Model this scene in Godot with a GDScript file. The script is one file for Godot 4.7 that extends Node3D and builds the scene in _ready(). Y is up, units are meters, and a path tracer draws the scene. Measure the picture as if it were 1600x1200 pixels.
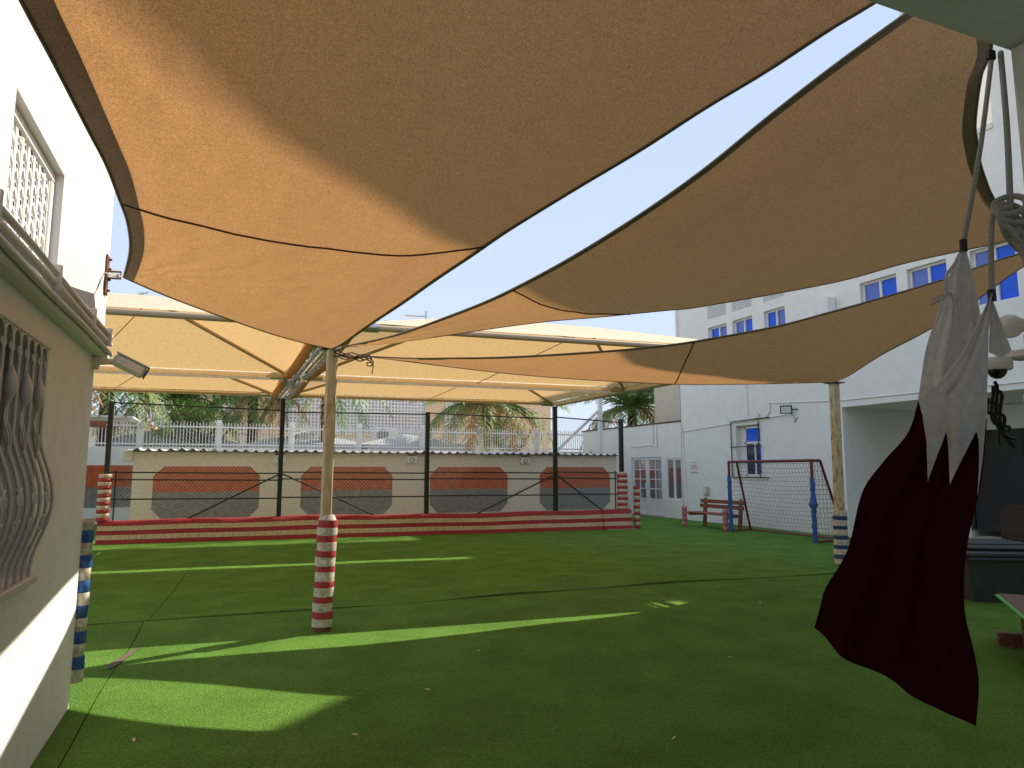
extends Node3D

var rng := RandomNumberGenerator.new()
var M := {}
var used_names := {}

# ---------------------------------------------------------------- helpers
func lin(r: float, g: float, b: float, a := 1.0) -> Color:
	var c := Color(r, g, b).linear_to_srgb()
	c.a = a
	return c

func noise_tex(sd: int, freq: float, c0: Color, c1: Color, size := 512, lo := 0.3, hi := 0.7, oct := 4, kind := FastNoiseLite.TYPE_SIMPLEX_SMOOTH, as_normal := false) -> NoiseTexture2D:
	var n := FastNoiseLite.new()
	n.seed = sd
	n.frequency = freq
	n.noise_type = kind
	n.fractal_octaves = oct
	var t := NoiseTexture2D.new()
	t.width = size
	t.height = size
	t.seamless = true
	t.noise = n
	if as_normal:
		t.as_normal_map = true
		t.bump_strength = 6.0
	else:
		var g := Gradient.new()
		g.offsets = PackedFloat32Array([lo, hi])
		g.colors = PackedColorArray([c0, c1])
		t.color_ramp = g
	return t

func mat(key: String, c: Color, rough := 0.8, metal := 0.0) -> StandardMaterial3D:
	var m := StandardMaterial3D.new()
	m.resource_name = key
	m.albedo_color = c
	m.roughness = rough
	m.metallic = metal
	M[key] = m
	return m

func tri(m: StandardMaterial3D, tex: Texture2D, metres: float, bump: Texture2D = null, bump_cm := 0.0) -> void:
	m.albedo_texture = tex
	m.uv1_triplanar = true
	m.uv1_world_triplanar = true
	m.uv1_scale = Vector3.ONE / metres
	if bump:
		m.heightmap_enabled = true
		m.heightmap_texture = bump
		m.heightmap_scale = bump_cm

func patches(m: StandardMaterial3D, over: Texture2D, mask: Texture2D) -> void:
	m.detail_enabled = true
	m.detail_albedo = over
	m.detail_mask = mask
	m.detail_blend_mode = BaseMaterial3D.BLEND_MODE_MIX

func mb() -> SurfaceTool:
	var st := SurfaceTool.new()
	st.begin(Mesh.PRIMITIVE_TRIANGLES)
	st.set_smooth_group(-1)
	return st

func numbered(s: String) -> String:
	if not used_names.has(s):
		used_names[s] = 0
		return s
	used_names[s] += 1
	return "%s_%03d" % [s, used_names[s]]

func shade_on(o: MeshInstance3D) -> void:
	o.cast_shadow = GeometryInstance3D.SHADOW_CASTING_SETTING_ON

func obj(called: String, st, m: Material, parent: Node = null) -> MeshInstance3D:
	var o := MeshInstance3D.new()
	if st is SurfaceTool:
		st.generate_normals()
		o.mesh = st.commit()
	else:
		o.mesh = st
	o.material_override = m
	shade_on(o)
	if parent == null or parent == self:
		o.name = numbered(called)
		add_child(o, true)
	else:
		o.name = called
		parent.add_child(o, true)
		if parent.has_meta("base"):
			o.position = -parent.get_meta("base")
	return o

func sub(called: String, st, m: Material, part: Node) -> MeshInstance3D:   # a sub-part: shares its part's frame
	var o := MeshInstance3D.new()
	if st is SurfaceTool:
		st.generate_normals()
		o.mesh = st.commit()
	else:
		o.mesh = st
	o.material_override = m
	o.name = called
	shade_on(o)
	part.add_child(o, true)
	return o

func thing(called: String, label: String, category: String, at: Vector3, group := "") -> Node3D:
	var o := Node3D.new()
	o.name = numbered(called)
	add_child(o, true)
	o.position = at
	o.set_meta("base", at)
	tag(o, label, category, group)
	return o

func tag(o: Node, label: String, category: String, group := "", kind := "") -> void:
	if label: o.set_meta("label", label)
	if category: o.set_meta("category", category)
	if group: o.set_meta("group", group)
	if kind: o.set_meta("kind", kind)

func struct(o: Node, label: String, category: String) -> void:
	tag(o, label, category, "", "structure")

func V(x: float, y: float, z: float) -> Vector3:
	return Vector3(x, y, z)

func quad(st: SurfaceTool, a: Vector3, b: Vector3, c: Vector3, d: Vector3) -> void:
	for p in [a, b, c, a, c, d]:
		st.add_vertex(p)

func triangle(st: SurfaceTool, a: Vector3, b: Vector3, c: Vector3) -> void:
	for p in [a, b, c]:
		st.add_vertex(p)

# chamfered box, centre c, full size s
func box(st: SurfaceTool, c: Vector3, s: Vector3, basis := Basis(), bev := 0.0) -> void:
	st.set_smooth_group(-1)
	var h := s / 2.0
	var b := minf(bev, minf(h.x, minf(h.y, h.z)) * 0.9)
	var ax := [basis.x, basis.y, basis.z]
	for k in 3:
		var u := (k + 1) % 3
		var w := (k + 2) % 3
		for sg in [-1.0, 1.0]:
			var n: Vector3 = ax[k] * h[k] * sg
			var uu: Vector3 = ax[u] * (h[u] - b)
			var ww: Vector3 = ax[w] * (h[w] - b)
			if sg > 0:
				quad(st, c + n - uu - ww, c + n - uu + ww, c + n + uu + ww, c + n + uu - ww)
			else:
				quad(st, c + n - uu - ww, c + n + uu - ww, c + n + uu + ww, c + n - uu + ww)
	if b <= 0.0:
		return
	for k in 3:
		var u := (k + 1) % 3
		var w := (k + 2) % 3
		for su in [-1.0, 1.0]:
			for sw in [-1.0, 1.0]:
				var l: Vector3 = ax[k] * (h[k] - b)
				var p1: Vector3 = c + ax[u] * h[u] * su + ax[w] * (h[w] - b) * sw
				var p2: Vector3 = c + ax[u] * (h[u] - b) * su + ax[w] * h[w] * sw
				if su * sw > 0:
					quad(st, p1 - l, p2 - l, p2 + l, p1 + l)
				else:
					quad(st, p1 - l, p1 + l, p2 + l, p2 - l)
	for sx in [-1.0, 1.0]:
		for sy in [-1.0, 1.0]:
			for sz in [-1.0, 1.0]:
				var px: Vector3 = c + ax[0] * h.x * sx + ax[1] * (h.y - b) * sy + ax[2] * (h.z - b) * sz
				var py: Vector3 = c + ax[0] * (h.x - b) * sx + ax[1] * h.y * sy + ax[2] * (h.z - b) * sz
				var pz: Vector3 = c + ax[0] * (h.x - b) * sx + ax[1] * (h.y - b) * sy + ax[2] * h.z * sz
				if sx * sy * sz > 0:
					triangle(st, px, pz, py)
				else:
					triangle(st, px, py, pz)

func span(st: SurfaceTool, lo: Vector3, hi: Vector3, bev := 0.0) -> void:
	box(st, (lo + hi) / 2.0, (hi - lo).abs(), Basis(), bev)

func boxed(lo: Vector3, hi: Vector3, bev := 0.0) -> SurfaceTool:
	var st := mb()
	span(st, lo, hi, bev)
	return st

func frame_of(d: Vector3) -> Basis:
	var y := d.normalized()
	var x := y.cross(Vector3.UP if absf(y.y) < 0.95 else Vector3.RIGHT).normalized()
	return Basis(x, y, x.cross(y).normalized())

func bar(st: SurfaceTool, a: Vector3, b: Vector3, wx: float, wz: float, bev := 0.0) -> void:
	box(st, (a + b) / 2.0, V(wx, a.distance_to(b), wz), frame_of(b - a), bev)

func tube(st: SurfaceTool, pts: Array, r, sides := 8, caps := true) -> void:
	st.set_smooth_group(1)
	var n := pts.size()
	var rings := []
	var prev := Basis()
	for i in n:
		var d: Vector3 = (pts[mini(i + 1, n - 1)] - pts[maxi(i - 1, 0)])
		if d.length() < 1e-6: d = Vector3.UP
		var f := frame_of(d)
		if i > 0:
			var x: Vector3 = (prev.x - f.y * prev.x.dot(f.y)).normalized()
			f = Basis(x, f.y, x.cross(f.y).normalized())
		prev = f
		var rr: float = r[i] if r is Array else r
		var ring := PackedVector3Array()
		for k in sides:
			var a := TAU * k / sides
			ring.append(pts[i] + (f.x * cos(a) + f.z * sin(a)) * rr)
		rings.append(ring)
	for i in n - 1:
		for k in sides:
			var k2 := (k + 1) % sides
			quad(st, rings[i][k], rings[i + 1][k], rings[i + 1][k2], rings[i][k2])
	if caps:
		st.set_smooth_group(-1)
		for k in range(1, sides - 1):
			triangle(st, rings[0][0], rings[0][k], rings[0][k + 1])
			triangle(st, rings[n - 1][0], rings[n - 1][k + 1], rings[n - 1][k])
	st.set_smooth_group(-1)

func rod(a: Vector3, b: Vector3, r: float, sides := 8) -> SurfaceTool:
	var st := mb()
	tube(st, [a, b], r, sides)
	return st

func ball(st: SurfaceTool, c: Vector3, r: Vector3, nu := 14, nv := 9, v0 := 0.0, v1 := 1.0) -> void:
	st.set_smooth_group(2)
	var p := func(i: int, j: int) -> Vector3:
		var th := PI * lerpf(v0, v1, float(j) / nv)
		var ph := TAU * i / nu
		return c + V(sin(th) * cos(ph) * r.x, cos(th) * r.y, sin(th) * sin(ph) * r.z)
	for j in nv:
		for i in nu:
			quad(st, p.call(i, j), p.call(i + 1, j), p.call(i + 1, j + 1), p.call(i, j + 1))
	st.set_smooth_group(-1)

func smooth_line(pts: Array, n: int) -> Array:
	var c := Curve3D.new()
	c.bake_interval = 0.02
	for i in pts.size():
		var t: Vector3 = (pts[mini(i + 1, pts.size() - 1)] - pts[maxi(i - 1, 0)]) / 6.0
		c.add_point(pts[i], -t, t)
	var out := []
	var l := c.get_baked_length()
	for i in n + 1:
		out.append(c.sample_baked(l * i / n, true))
	return out

func grid(st: SurfaceTool, g: Array) -> void:   # g[row][column]
	st.set_smooth_group(3)
	for i in g.size() - 1:
		for j in g[i].size() - 1:
			quad(st, g[i][j], g[i][j + 1], g[i + 1][j + 1], g[i + 1][j])
	st.set_smooth_group(-1)

# flat outline (local 2-D) extruded: origin o, axes u and v, thickness along n
func prism(st: SurfaceTool, poly: Array, o: Vector3, u: Vector3, v: Vector3, n: Vector3) -> void:
	st.set_smooth_group(-1)
	var p2 := PackedVector2Array(poly)
	var idx := Geometry2D.triangulate_polygon(p2)
	var at := func(q: Vector2, k: float) -> Vector3: return o + u * q.x + v * q.y + n * k
	for i in range(0, idx.size(), 3):
		triangle(st, at.call(p2[idx[i]], 1.0), at.call(p2[idx[i + 1]], 1.0), at.call(p2[idx[i + 2]], 1.0))
		triangle(st, at.call(p2[idx[i]], 0.0), at.call(p2[idx[i + 2]], 0.0), at.call(p2[idx[i + 1]], 0.0))
	for i in p2.size():
		var a := p2[i]
		var b := p2[(i + 1) % p2.size()]
		quad(st, at.call(a, 0.0), at.call(b, 0.0), at.call(b, 1.0), at.call(a, 1.0))

# wall face with openings [[u0, v0, u1, v1], ...]; reveals go `depth` along inward
func pierced(st: SurfaceTool, o: Vector3, u: Vector3, v: Vector3, inward: Vector3, w: float, h: float, holes: Array, depths: Array) -> void:
	var us := [0.0, w]
	var vs := [0.0, h]
	for q in holes:
		us.append_array([q[0], q[2]])
		vs.append_array([q[1], q[3]])
	us.sort()
	vs.sort()
	var at := func(a: float, b: float, k := 0.0) -> Vector3: return o + u * a + v * b + inward * k
	for i in us.size() - 1:
		for j in vs.size() - 1:
			if us[i + 1] - us[i] < 1e-4 or vs[j + 1] - vs[j] < 1e-4: continue
			var cu: float = (us[i] + us[i + 1]) / 2.0
			var cv: float = (vs[j] + vs[j + 1]) / 2.0
			var open := false
			for q in holes:
				if cu > q[0] and cu < q[2] and cv > q[1] and cv < q[3]: open = true
			if not open:
				quad(st, at.call(us[i], vs[j]), at.call(us[i], vs[j + 1]), at.call(us[i + 1], vs[j + 1]), at.call(us[i + 1], vs[j]))
	for k in holes.size():
		var q: Array = holes[k]
		var d: float = depths[k]
		quad(st, at.call(q[0], q[1]), at.call(q[0], q[1], d), at.call(q[0], q[3], d), at.call(q[0], q[3]))
		quad(st, at.call(q[2], q[1]), at.call(q[2], q[3]), at.call(q[2], q[3], d), at.call(q[2], q[1], d))
		quad(st, at.call(q[0], q[3]), at.call(q[0], q[3], d), at.call(q[2], q[3], d), at.call(q[2], q[3]))
		quad(st, at.call(q[0], q[1]), at.call(q[2], q[1]), at.call(q[2], q[1], d), at.call(q[0], q[1], d))

# ---------------------------------------------------------------- the scene
func _ready() -> void:
	rng.seed = 7
	camera_and_light()
	materials()
	ground_and_turf()
	left_building()
	right_building()
	near_building()
	shed()
	background()
	canopy()
	fence_and_barrier()
	sails()
	poles()
	goal()
	bench()
	wall_fittings()
	camera_and_bracket()
	flag_and_ropes()
	right_corner_things()

func camera_and_light() -> void:
	var cam := Camera3D.new()
	cam.name = "camera"
	add_child(cam)
	var yaw := deg_to_rad(22.37)
	var pit := deg_to_rad(7.09)
	var f := V(sin(yaw) * cos(pit), sin(pit), -cos(yaw) * cos(pit))
	cam.look_at_from_position(V(0, 1.6, 0), V(0, 1.6, 0) + f, Vector3.UP)
	cam.fov = 57.885
	cam.near = 0.05
	cam.far = 600.0
	cam.current = true
	var sun := DirectionalLight3D.new()
	sun.name = "sun"
	add_child(sun)
	sun.look_at_from_position(V(1.02, 1.0, -0.38) * 40.0, Vector3.ZERO, Vector3.UP)
	sun.light_energy = 0.82
	sun.light_color = Color(1.0, 0.955, 0.88)
	sun.light_angular_distance = 0.5
	sun.shadow_enabled = true
	var sky_mat := ProceduralSkyMaterial.new()
	sky_mat.sky_top_color = lin(0.205, 0.258, 0.352)
	sky_mat.sky_horizon_color = lin(0.292, 0.328, 0.372)
	sky_mat.sky_curve = 0.18
	sky_mat.ground_horizon_color = Color(0.62, 0.58, 0.52)
	sky_mat.ground_bottom_color = Color(0.42, 0.38, 0.33)
	sky_mat.sun_angle_max = 12.0
	var sky := Sky.new()
	sky.sky_material = sky_mat
	var env := Environment.new()
	env.background_mode = Environment.BG_SKY
	env.sky = sky
	env.background_energy_multiplier = 1.0
	env.tonemap_mode = Environment.TONE_MAPPER_LINEAR
	env.tonemap_exposure = 2.85
	env.sdfgi_enabled = true
	env.ssao_enabled = true
	env.ssil_enabled = true
	var we := WorldEnvironment.new()
	we.name = "environment"
	we.environment = env
	add_child(we)

func materials() -> void:
	var w := Color.WHITE
	var plaster_n := noise_tex(3, 0.012, Color(0.982, 0.98, 0.975), w, 1024, 0.25, 0.7, 5)
	var rough_n := noise_tex(5, 0.06, Color(0.2, 0.2, 0.2), w, 512, 0.2, 0.8, 4)
	var fine_n := noise_tex(9, 0.2, Color(0.3, 0.3, 0.3), w, 512, 0.2, 0.8, 3)
	var m := mat("white_plaster", lin(0.68, 0.675, 0.655), 0.85)
	tri(m, plaster_n, 3.1, rough_n, 0.08)
	var stain_mask := noise_tex(71, 0.011, Color(0, 0, 0), Color(0.16, 0.16, 0.16), 1024, 0.66, 0.84, 5)
	var stain_col := noise_tex(72, 0.03, Color(0.70, 0.64, 0.54), Color(0.80, 0.75, 0.67), 256)
	patches(m, stain_col, stain_mask)
	m = mat("grey_plaster", lin(0.84, 0.83, 0.81), 0.85)
	tri(m, plaster_n, 2.3, rough_n, 0.10)
	m = mat("facade_plaster", lin(0.84, 0.81, 0.755), 0.85)
	tri(m, plaster_n, 5.3, rough_n, 0.05)
	m = mat("cream_plaster", lin(0.66, 0.58, 0.44), 0.9)
	tri(m, plaster_n, 4.0, rough_n, 0.3)
	m = mat("beige_wall", lin(0.80, 0.69, 0.55), 0.9)
	tri(m, noise_tex(13, 0.02, Color(0.955, 0.95, 0.94), w, 1024, 0.2, 0.7, 5), 2.7, rough_n, 0.03)
	m = mat("orange_paint", lin(0.58, 0.105, 0.022), 0.6)
	tri(m, noise_tex(15, 0.02, Color(0.86, 0.84, 0.82), w, 512, 0.2, 0.8, 5), 2.1, rough_n, 0.03)
	m = mat("grey_paint", lin(0.25, 0.245, 0.24), 0.6)
	tri(m, M.orange_paint.albedo_texture, 1.7, rough_n, 0.03)
	mat("white_paint", lin(0.80, 0.79, 0.77), 0.45)
	mat("off_white_paint", lin(0.74, 0.71, 0.66), 0.5)
	m = mat("grille_paint", lin(0.62, 0.59, 0.55), 0.5)
	mat("black_steel", lin(0.012, 0.018, 0.014), 0.45)
	m = mat("silver_steel", lin(0.62, 0.61, 0.6), 0.3, 0.9)
	m = mat("cream_steel", lin(0.66, 0.54, 0.34), 0.5)
	tri(m, noise_tex(21, 0.03, Color(0.90, 0.88, 0.84), w, 512), 0.9)
	m.uv1_scale = Vector3(0.9, 0.22, 0.9)
	var rust_col := noise_tex(22, 0.08, Color(0.42, 0.22, 0.09), Color(0.62, 0.40, 0.20), 256)
	patches(m, rust_col, noise_tex(24, 0.010, Color(0, 0, 0), Color(0.7, 0.7, 0.7), 512, 0.55, 0.85, 5))
	m = mat("rusty_cream_steel", lin(0.66, 0.54, 0.34), 0.55)
	tri(m, M.cream_steel.albedo_texture, 0.9)
	m.uv1_scale = Vector3(1.2, 0.45, 1.2)
	patches(m, rust_col, noise_tex(27, 0.012, Color(0, 0, 0), Color(0.8, 0.8, 0.8), 512, 0.60, 0.80, 5))
	m = mat("cream_pipe", lin(0.46, 0.36, 0.25), 0.55)
	m = mat("rusty_steel", lin(0.26, 0.10, 0.04), 0.75)
	tri(m, noise_tex(23, 0.06, Color(0.55, 0.5, 0.45), w, 256), 0.3)
	# cloth of the sails: a knitted shade net that lets part of the light through
	var weave := FastNoiseLite.new()
	weave.seed = 31
	weave.frequency = 0.55
	weave.fractal_octaves = 2
	var streak := FastNoiseLite.new()
	streak.seed = 37
	streak.frequency = 0.02
	var wi := Image.create(512, 512, false, Image.FORMAT_RGB8)
	for y in 512:
		for x in 512:
			var a := weave.get_noise_2d(x * 0.35, y * 1.6) * 0.5 + 0.5
			var b := weave.get_noise_2d(x * 1.8 + 900.0, y * 1.2) * 0.5 + 0.5
			var k := clampf(0.82 + 0.50 * (a - 0.5) + 0.75 * (b - 0.5) + 0.03 * streak.get_noise_2d(absf(x - 256) * 0.5, absf(y - 256) * 3.0), 0.0, 1.0)
			wi.set_pixel(x, y, Color(k, k, k))
	var weave_t := ImageTexture.create_from_image(wi)
	var wrinkle := noise_tex(33, 0.010, Color(0, 0, 0), w, 512, 0.1, 0.9, 4)
	m = mat("sail_cloth", lin(0.70, 0.52, 0.34), 0.9)
	tri(m, weave_t, 0.95, wrinkle, 2.0)
	m.backlight_enabled = true
	m.backlight = lin(0.92, 0.635, 0.385)
	m = mat("canopy_cloth", lin(0.90, 0.77, 0.575), 0.9)
	tri(m, noise_tex(36, 0.05, Color(0.95, 0.95, 0.95), w, 512), 2.4, wrinkle, 2.0)
	m.backlight_enabled = true
	m.backlight = lin(0.70, 0.51, 0.31)
	m = mat("hem_cloth", lin(0.48, 0.37, 0.27), 0.9)
	tri(m, weave_t, 0.8)
	m.backlight_enabled = true
	m.backlight = lin(0.28, 0.215, 0.15)
	m = mat("webbing", lin(0.17, 0.13, 0.085), 0.9)
	m = mat("seam_thread", lin(0.09, 0.05, 0.03), 0.9)
	m = mat("torn_lining", lin(0.85, 0.82, 0.78), 0.9)
	m.backlight_enabled = true
	m.backlight = lin(0.9, 0.88, 0.82)
	tri(m, noise_tex(35, 0.05, Color(0.55, 0.5, 0.45), w, 256), 0.6)
	# striped pads
	var vinyl_n := noise_tex(41, 0.03, Color(0.80, 0.79, 0.77), w, 512, 0.2, 0.7, 5)
	var dirt_col := noise_tex(43, 0.05, Color(0.36, 0.30, 0.23), Color(0.52, 0.45, 0.36), 256)
	var dirt_mask := noise_tex(44, 0.018, Color(0, 0, 0), Color(0.55, 0.55, 0.55), 512, 0.58, 0.80, 5)
	for q in [["red_vinyl", lin(0.50, 0.035, 0.05)], ["white_vinyl", lin(0.72, 0.66, 0.56)], ["cream_vinyl", lin(0.66, 0.55, 0.40)], ["blue_vinyl", lin(0.015, 0.115, 0.42)], ["pink_vinyl", lin(0.62, 0.22, 0.24)], ["dark_blue_vinyl", lin(0.012, 0.06, 0.20)]]:
		m = mat(q[0], q[1], 0.68)
		tri(m, vinyl_n, 0.7)
		patches(m, dirt_col, dirt_mask)
	m = mat("barrier_red", lin(0.36, 0.03, 0.036), 0.7)
	tri(m, vinyl_n, 0.9)
	# turf
	m = mat("turf", lin(0.36, 0.64, 0.20), 1.0)
	m.metallic_specular = 0.15
	var ti := Image.create(1024, 1024, false, Image.FORMAT_RGB8)
	var th := Image.create(1024, 1024, false, Image.FORMAT_RGB8)
	var rt := RandomNumberGenerator.new()
	rt.seed = 4
	var patch := FastNoiseLite.new()
	patch.seed = 12
	patch.frequency = 0.006
	patch.fractal_octaves = 4
	ti.fill(Color(0.62, 0.64, 0.52))
	th.fill(Color(0.1, 0.1, 0.1))
	for i in 150000:      # single blades, a few pixels long
		var x := rt.randi() % 1024
		var y := rt.randi() % 1024
		var v := rt.randf_range(0.42, 1.0) * (1.0 + 0.16 * patch.get_noise_2d(absf(x - 512), absf(y - 512)))
		var c := Color(v * rt.randf_range(0.82, 1.0), v, v * rt.randf_range(0.55, 0.95))
		var dx := rt.randi_range(-1, 1)
		var dy := rt.randi_range(-1, 1)
		for k in 3:
			var px := posmod(x + dx * k, 1024)
			var py := posmod(y + dy * k, 1024)
			ti.set_pixel(px, py, c)
			var hv := 0.3 + 0.35 * k * v
			th.set_pixel(px, py, Color(hv, hv, hv))
	tri(m, ImageTexture.create_from_image(ti), 2.9, ImageTexture.create_from_image(th), 1.6)
	m.detail_enabled = true     # pile laid one way or another, worn and dusty spots
	m.detail_albedo = noise_tex(57, 0.012, Color(0.91, 0.92, 0.90), Color(1.0, 1.0, 0.99), 1024, 0.3, 0.7, 5)
	m.detail_blend_mode = BaseMaterial3D.BLEND_MODE_MUL
	m.detail_uv_layer = BaseMaterial3D.DETAIL_UV_2
	m.uv2_triplanar = true
	m.uv2_world_triplanar = true
	m.uv2_scale = Vector3.ONE / 11.0
	m = mat("turf_backing", lin(0.30, 0.22, 0.15), 0.95)
	tri(m, fine_n, 0.5)
	m = mat("concrete", lin(0.36, 0.32, 0.26), 0.95)
	tri(m, noise_tex(53, 0.02, Color(0.8, 0.79, 0.77), w, 1024, 0.2, 0.8, 5), 4.0, rough_n, 0.3)
	m = mat("corrugated", lin(0.70, 0.69, 0.66), 0.5)
	tri(m, noise_tex(55, 0.02, Color(0.75, 0.70, 0.62), w, 512, 0.25, 0.6, 5), 3.0)
	mat("rust_edge", lin(0.10, 0.06, 0.04), 0.9)
	# glass
	m = mat("blue_glass", lin(0.012, 0.115, 0.78), 0.10)
	m.metallic_specular = 0.4
	m = mat("blue_glass_dull", lin(0.11, 0.17, 0.55), 0.12)
	m = mat("dark_blue_glass", lin(0.02, 0.03, 0.10), 0.06)
	m = mat("mirror_glass", lin(0.50, 0.52, 0.54), 0.04, 0.85)
	m = mat("lens_glass", lin(0.004, 0.004, 0.005), 0.05)
	m = mat("lamp_glass", lin(0.75, 0.78, 0.82), 0.15)
	m = mat("opal_plastic", lin(0.82, 0.80, 0.76), 0.25)
	# wood
	m = mat("bench_wood", lin(0.36, 0.11, 0.045), 0.55)
	tri(m, noise_tex(61, 0.03, Color(0.65, 0.6, 0.55), w, 512, 0.2, 0.8, 5), 0.8)
	m = mat("board_brown", lin(0.17, 0.055, 0.03), 0.5)
	patches(m, noise_tex(62, 0.1, Color(0.6, 0.52, 0.45), Color(0.75, 0.68, 0.6), 128), noise_tex(63, 0.05, Color(0, 0, 0), Color(0.5, 0.5, 0.5), 512, 0.72, 0.78, 3))
	tri(m, noise_tex(64, 0.03, Color(0.75, 0.7, 0.66), w, 512), 0.7)
	mat("green_edge", lin(0.07, 0.42, 0.05), 0.5)
	mat("goal_red", lin(0.15, 0.022, 0.018), 0.5)
	mat("net_cord", lin(0.30, 0.25, 0.23), 0.9)
	mat("wire", lin(0.50, 0.50, 0.47), 0.5, 0.2)
	# flag
	m = mat("flag_white", lin(0.82, 0.79, 0.80), 0.9)
	m.backlight_enabled = true
	m.backlight = lin(0.75, 0.73, 0.73)
	tri(m, noise_tex(65, 0.05, Color(0.94, 0.94, 0.94), w, 256), 0.5)
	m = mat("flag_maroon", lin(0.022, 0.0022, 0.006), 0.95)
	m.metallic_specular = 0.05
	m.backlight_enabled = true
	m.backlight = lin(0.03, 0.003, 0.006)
	m = mat("rope", lin(0.82, 0.79, 0.73), 0.95)
	tri(m, noise_tex(67, 0.35, Color(0.25, 0.22, 0.18), w, 256, 0.35, 0.6, 2), 0.18)
	mat("dark_rope", lin(0.10, 0.05, 0.035), 0.95)
	mat("black_plastic", lin(0.012, 0.012, 0.013), 0.45)
	m = mat("bin_plastic", lin(0.055, 0.06, 0.066), 0.5)
	tri(m, vinyl_n, 0.9)
	m = mat("step_tile", lin(0.42, 0.36, 0.28), 0.6)
	tri(m, plaster_n, 1.3)
	m = mat("dark_wood", lin(0.055, 0.03, 0.018), 0.6)
	# far things
	m = mat("villa_orange", lin(0.80, 0.58, 0.40), 0.9)
	tri(m, plaster_n, 5.0)
	m = mat("villa_cream", lin(0.80, 0.70, 0.55), 0.9)
	tri(m, plaster_n, 5.0)
	m = mat("villa_screen", lin(0.82, 0.81, 0.79), 0.9)
	m = mat("tent_grey", lin(0.42, 0.43, 0.46), 0.8)
	m = mat("trunk", lin(0.15, 0.10, 0.065), 0.95)
	tri(m, noise_tex(68, 0.05, Color(0.4, 0.38, 0.35), w, 256), 0.7)
	for q in [["palm_leaf", lin(0.13, 0.21, 0.055)], ["palm_leaf_pale", lin(0.26, 0.31, 0.11)], ["palm_leaf_dry", lin(0.33, 0.19, 0.07)], ["tree_leaf", lin(0.09, 0.21, 0.03)]]:
		m = mat(q[0], q[1], 0.55)
		m.backlight_enabled = true
		m.backlight = Color(q[1].r, q[1].g, q[1].b)
	mat("sign_red", lin(0.5, 0.04, 0.03), 0.6)
	mat("teal_tarp", lin(0.16, 0.21, 0.21), 0.7)

# ---------------------------------------------------------------- ground
func ground_and_turf() -> void:
	var g := obj("ground", boxed(V(-120, -0.3, -200), V(120, -0.03, 60)), M.concrete)
	struct(g, "pale concrete ground under and around the turf", "ground")
	var t := Node3D.new()
	t.name = "turf"
	add_child(t)
	struct(t, "green artificial turf laid in long panels over the yard", "turf")
	# panel outlines [x0 at far, x0 at near, x1 far, x1 near, z far, z near]
	var seam_z := func(x: float) -> float: return -8.45 + 0.05 * sin(x * 0.9) + 0.02 * sin(x * 3.1) + 0.012 * maxf(0.0, x - 5.0) * (x - 5.0)
	var far_x := [[-9.0, -9.0], [0.22, -0.66], [3.25, 2.8], [6.54, 6.50], [9.85, 8.95], [13.9, 13.9]]
	var near_x := [[-9.0, -9.0], [-0.70, -0.86], [13.9, 13.9]]
	var g2 := 0.004
	for k in far_x.size() - 1:
		turf_panel(t, far_x[k], far_x[k + 1], func(_x): return -24.0, seam_z, g2, true)
	for k in near_x.size() - 1:
		turf_panel(t, near_x[k], near_x[k + 1], seam_z, func(_x): return 2.0, 0.005 if k == 0 else g2, false)
	# a torn spot along the left seam where the backing shows
	var st := mb()
	st.set_smooth_group(-1)
	var pts := [V(-0.80, 0.030, -6.55), V(-0.745, 0.030, -6.62), V(-0.665, 0.030, -6.95), V(-0.63, 0.030, -7.22), V(-0.665, 0.030, -7.20), V(-0.72, 0.030, -6.98), V(-0.79, 0.030, -6.75)]
	for i in range(1, pts.size() - 1):
		triangle(st, pts[0], pts[i], pts[i + 1])
	obj("torn_patch", st, M.turf_backing, t)

func turf_panel(parent: Node, xa: Array, xb: Array, z0: Callable, z1: Callable, gap: float, lip: bool) -> void:
	var st := mb()
	var rows := []
	var nz := 26
	for i in nz + 1:
		var row := []
		for j in 9:
			var u := j / 8.0
			var v := i / float(nz)
			var xl := lerpf(xa[0], xa[1], v) + gap + 0.012 * sin(v * 23.0 + xa[0])
			var xr := lerpf(xb[0], xb[1], v) - gap + 0.012 * sin(v * 23.0 + xb[0])
			var x := lerpf(xl, xr, u)
			var z := lerpf(z0.call(x) + 0.012, z1.call(x) - 0.012, v)
			var y := 0.02 + 0.003 * sin(x * 2.1 + z * 1.3)
			if lip and i == nz: y += 0.012 + 0.010 * sin(x * 2.3)
			row.append(V(x, y, z))
		rows.append(row)
	grid(st, rows)
	# edges go down to the slab
	st.set_smooth_group(-1)
	var d := V(0, 0.05, 0)
	for j in 8:
		quad(st, rows[0][j] - d, rows[0][j + 1] - d, rows[0][j + 1], rows[0][j])
		quad(st, rows[nz][j], rows[nz][j + 1], rows[nz][j + 1] - d, rows[nz][j] - d)
	for i in nz:
		quad(st, rows[i][0], rows[i + 1][0], rows[i + 1][0] - d, rows[i][0] - d)
		quad(st, rows[i][8] - d, rows[i + 1][8] - d, rows[i + 1][8], rows[i][8])
	obj("turf_panel", st, M.turf, parent)

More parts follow.
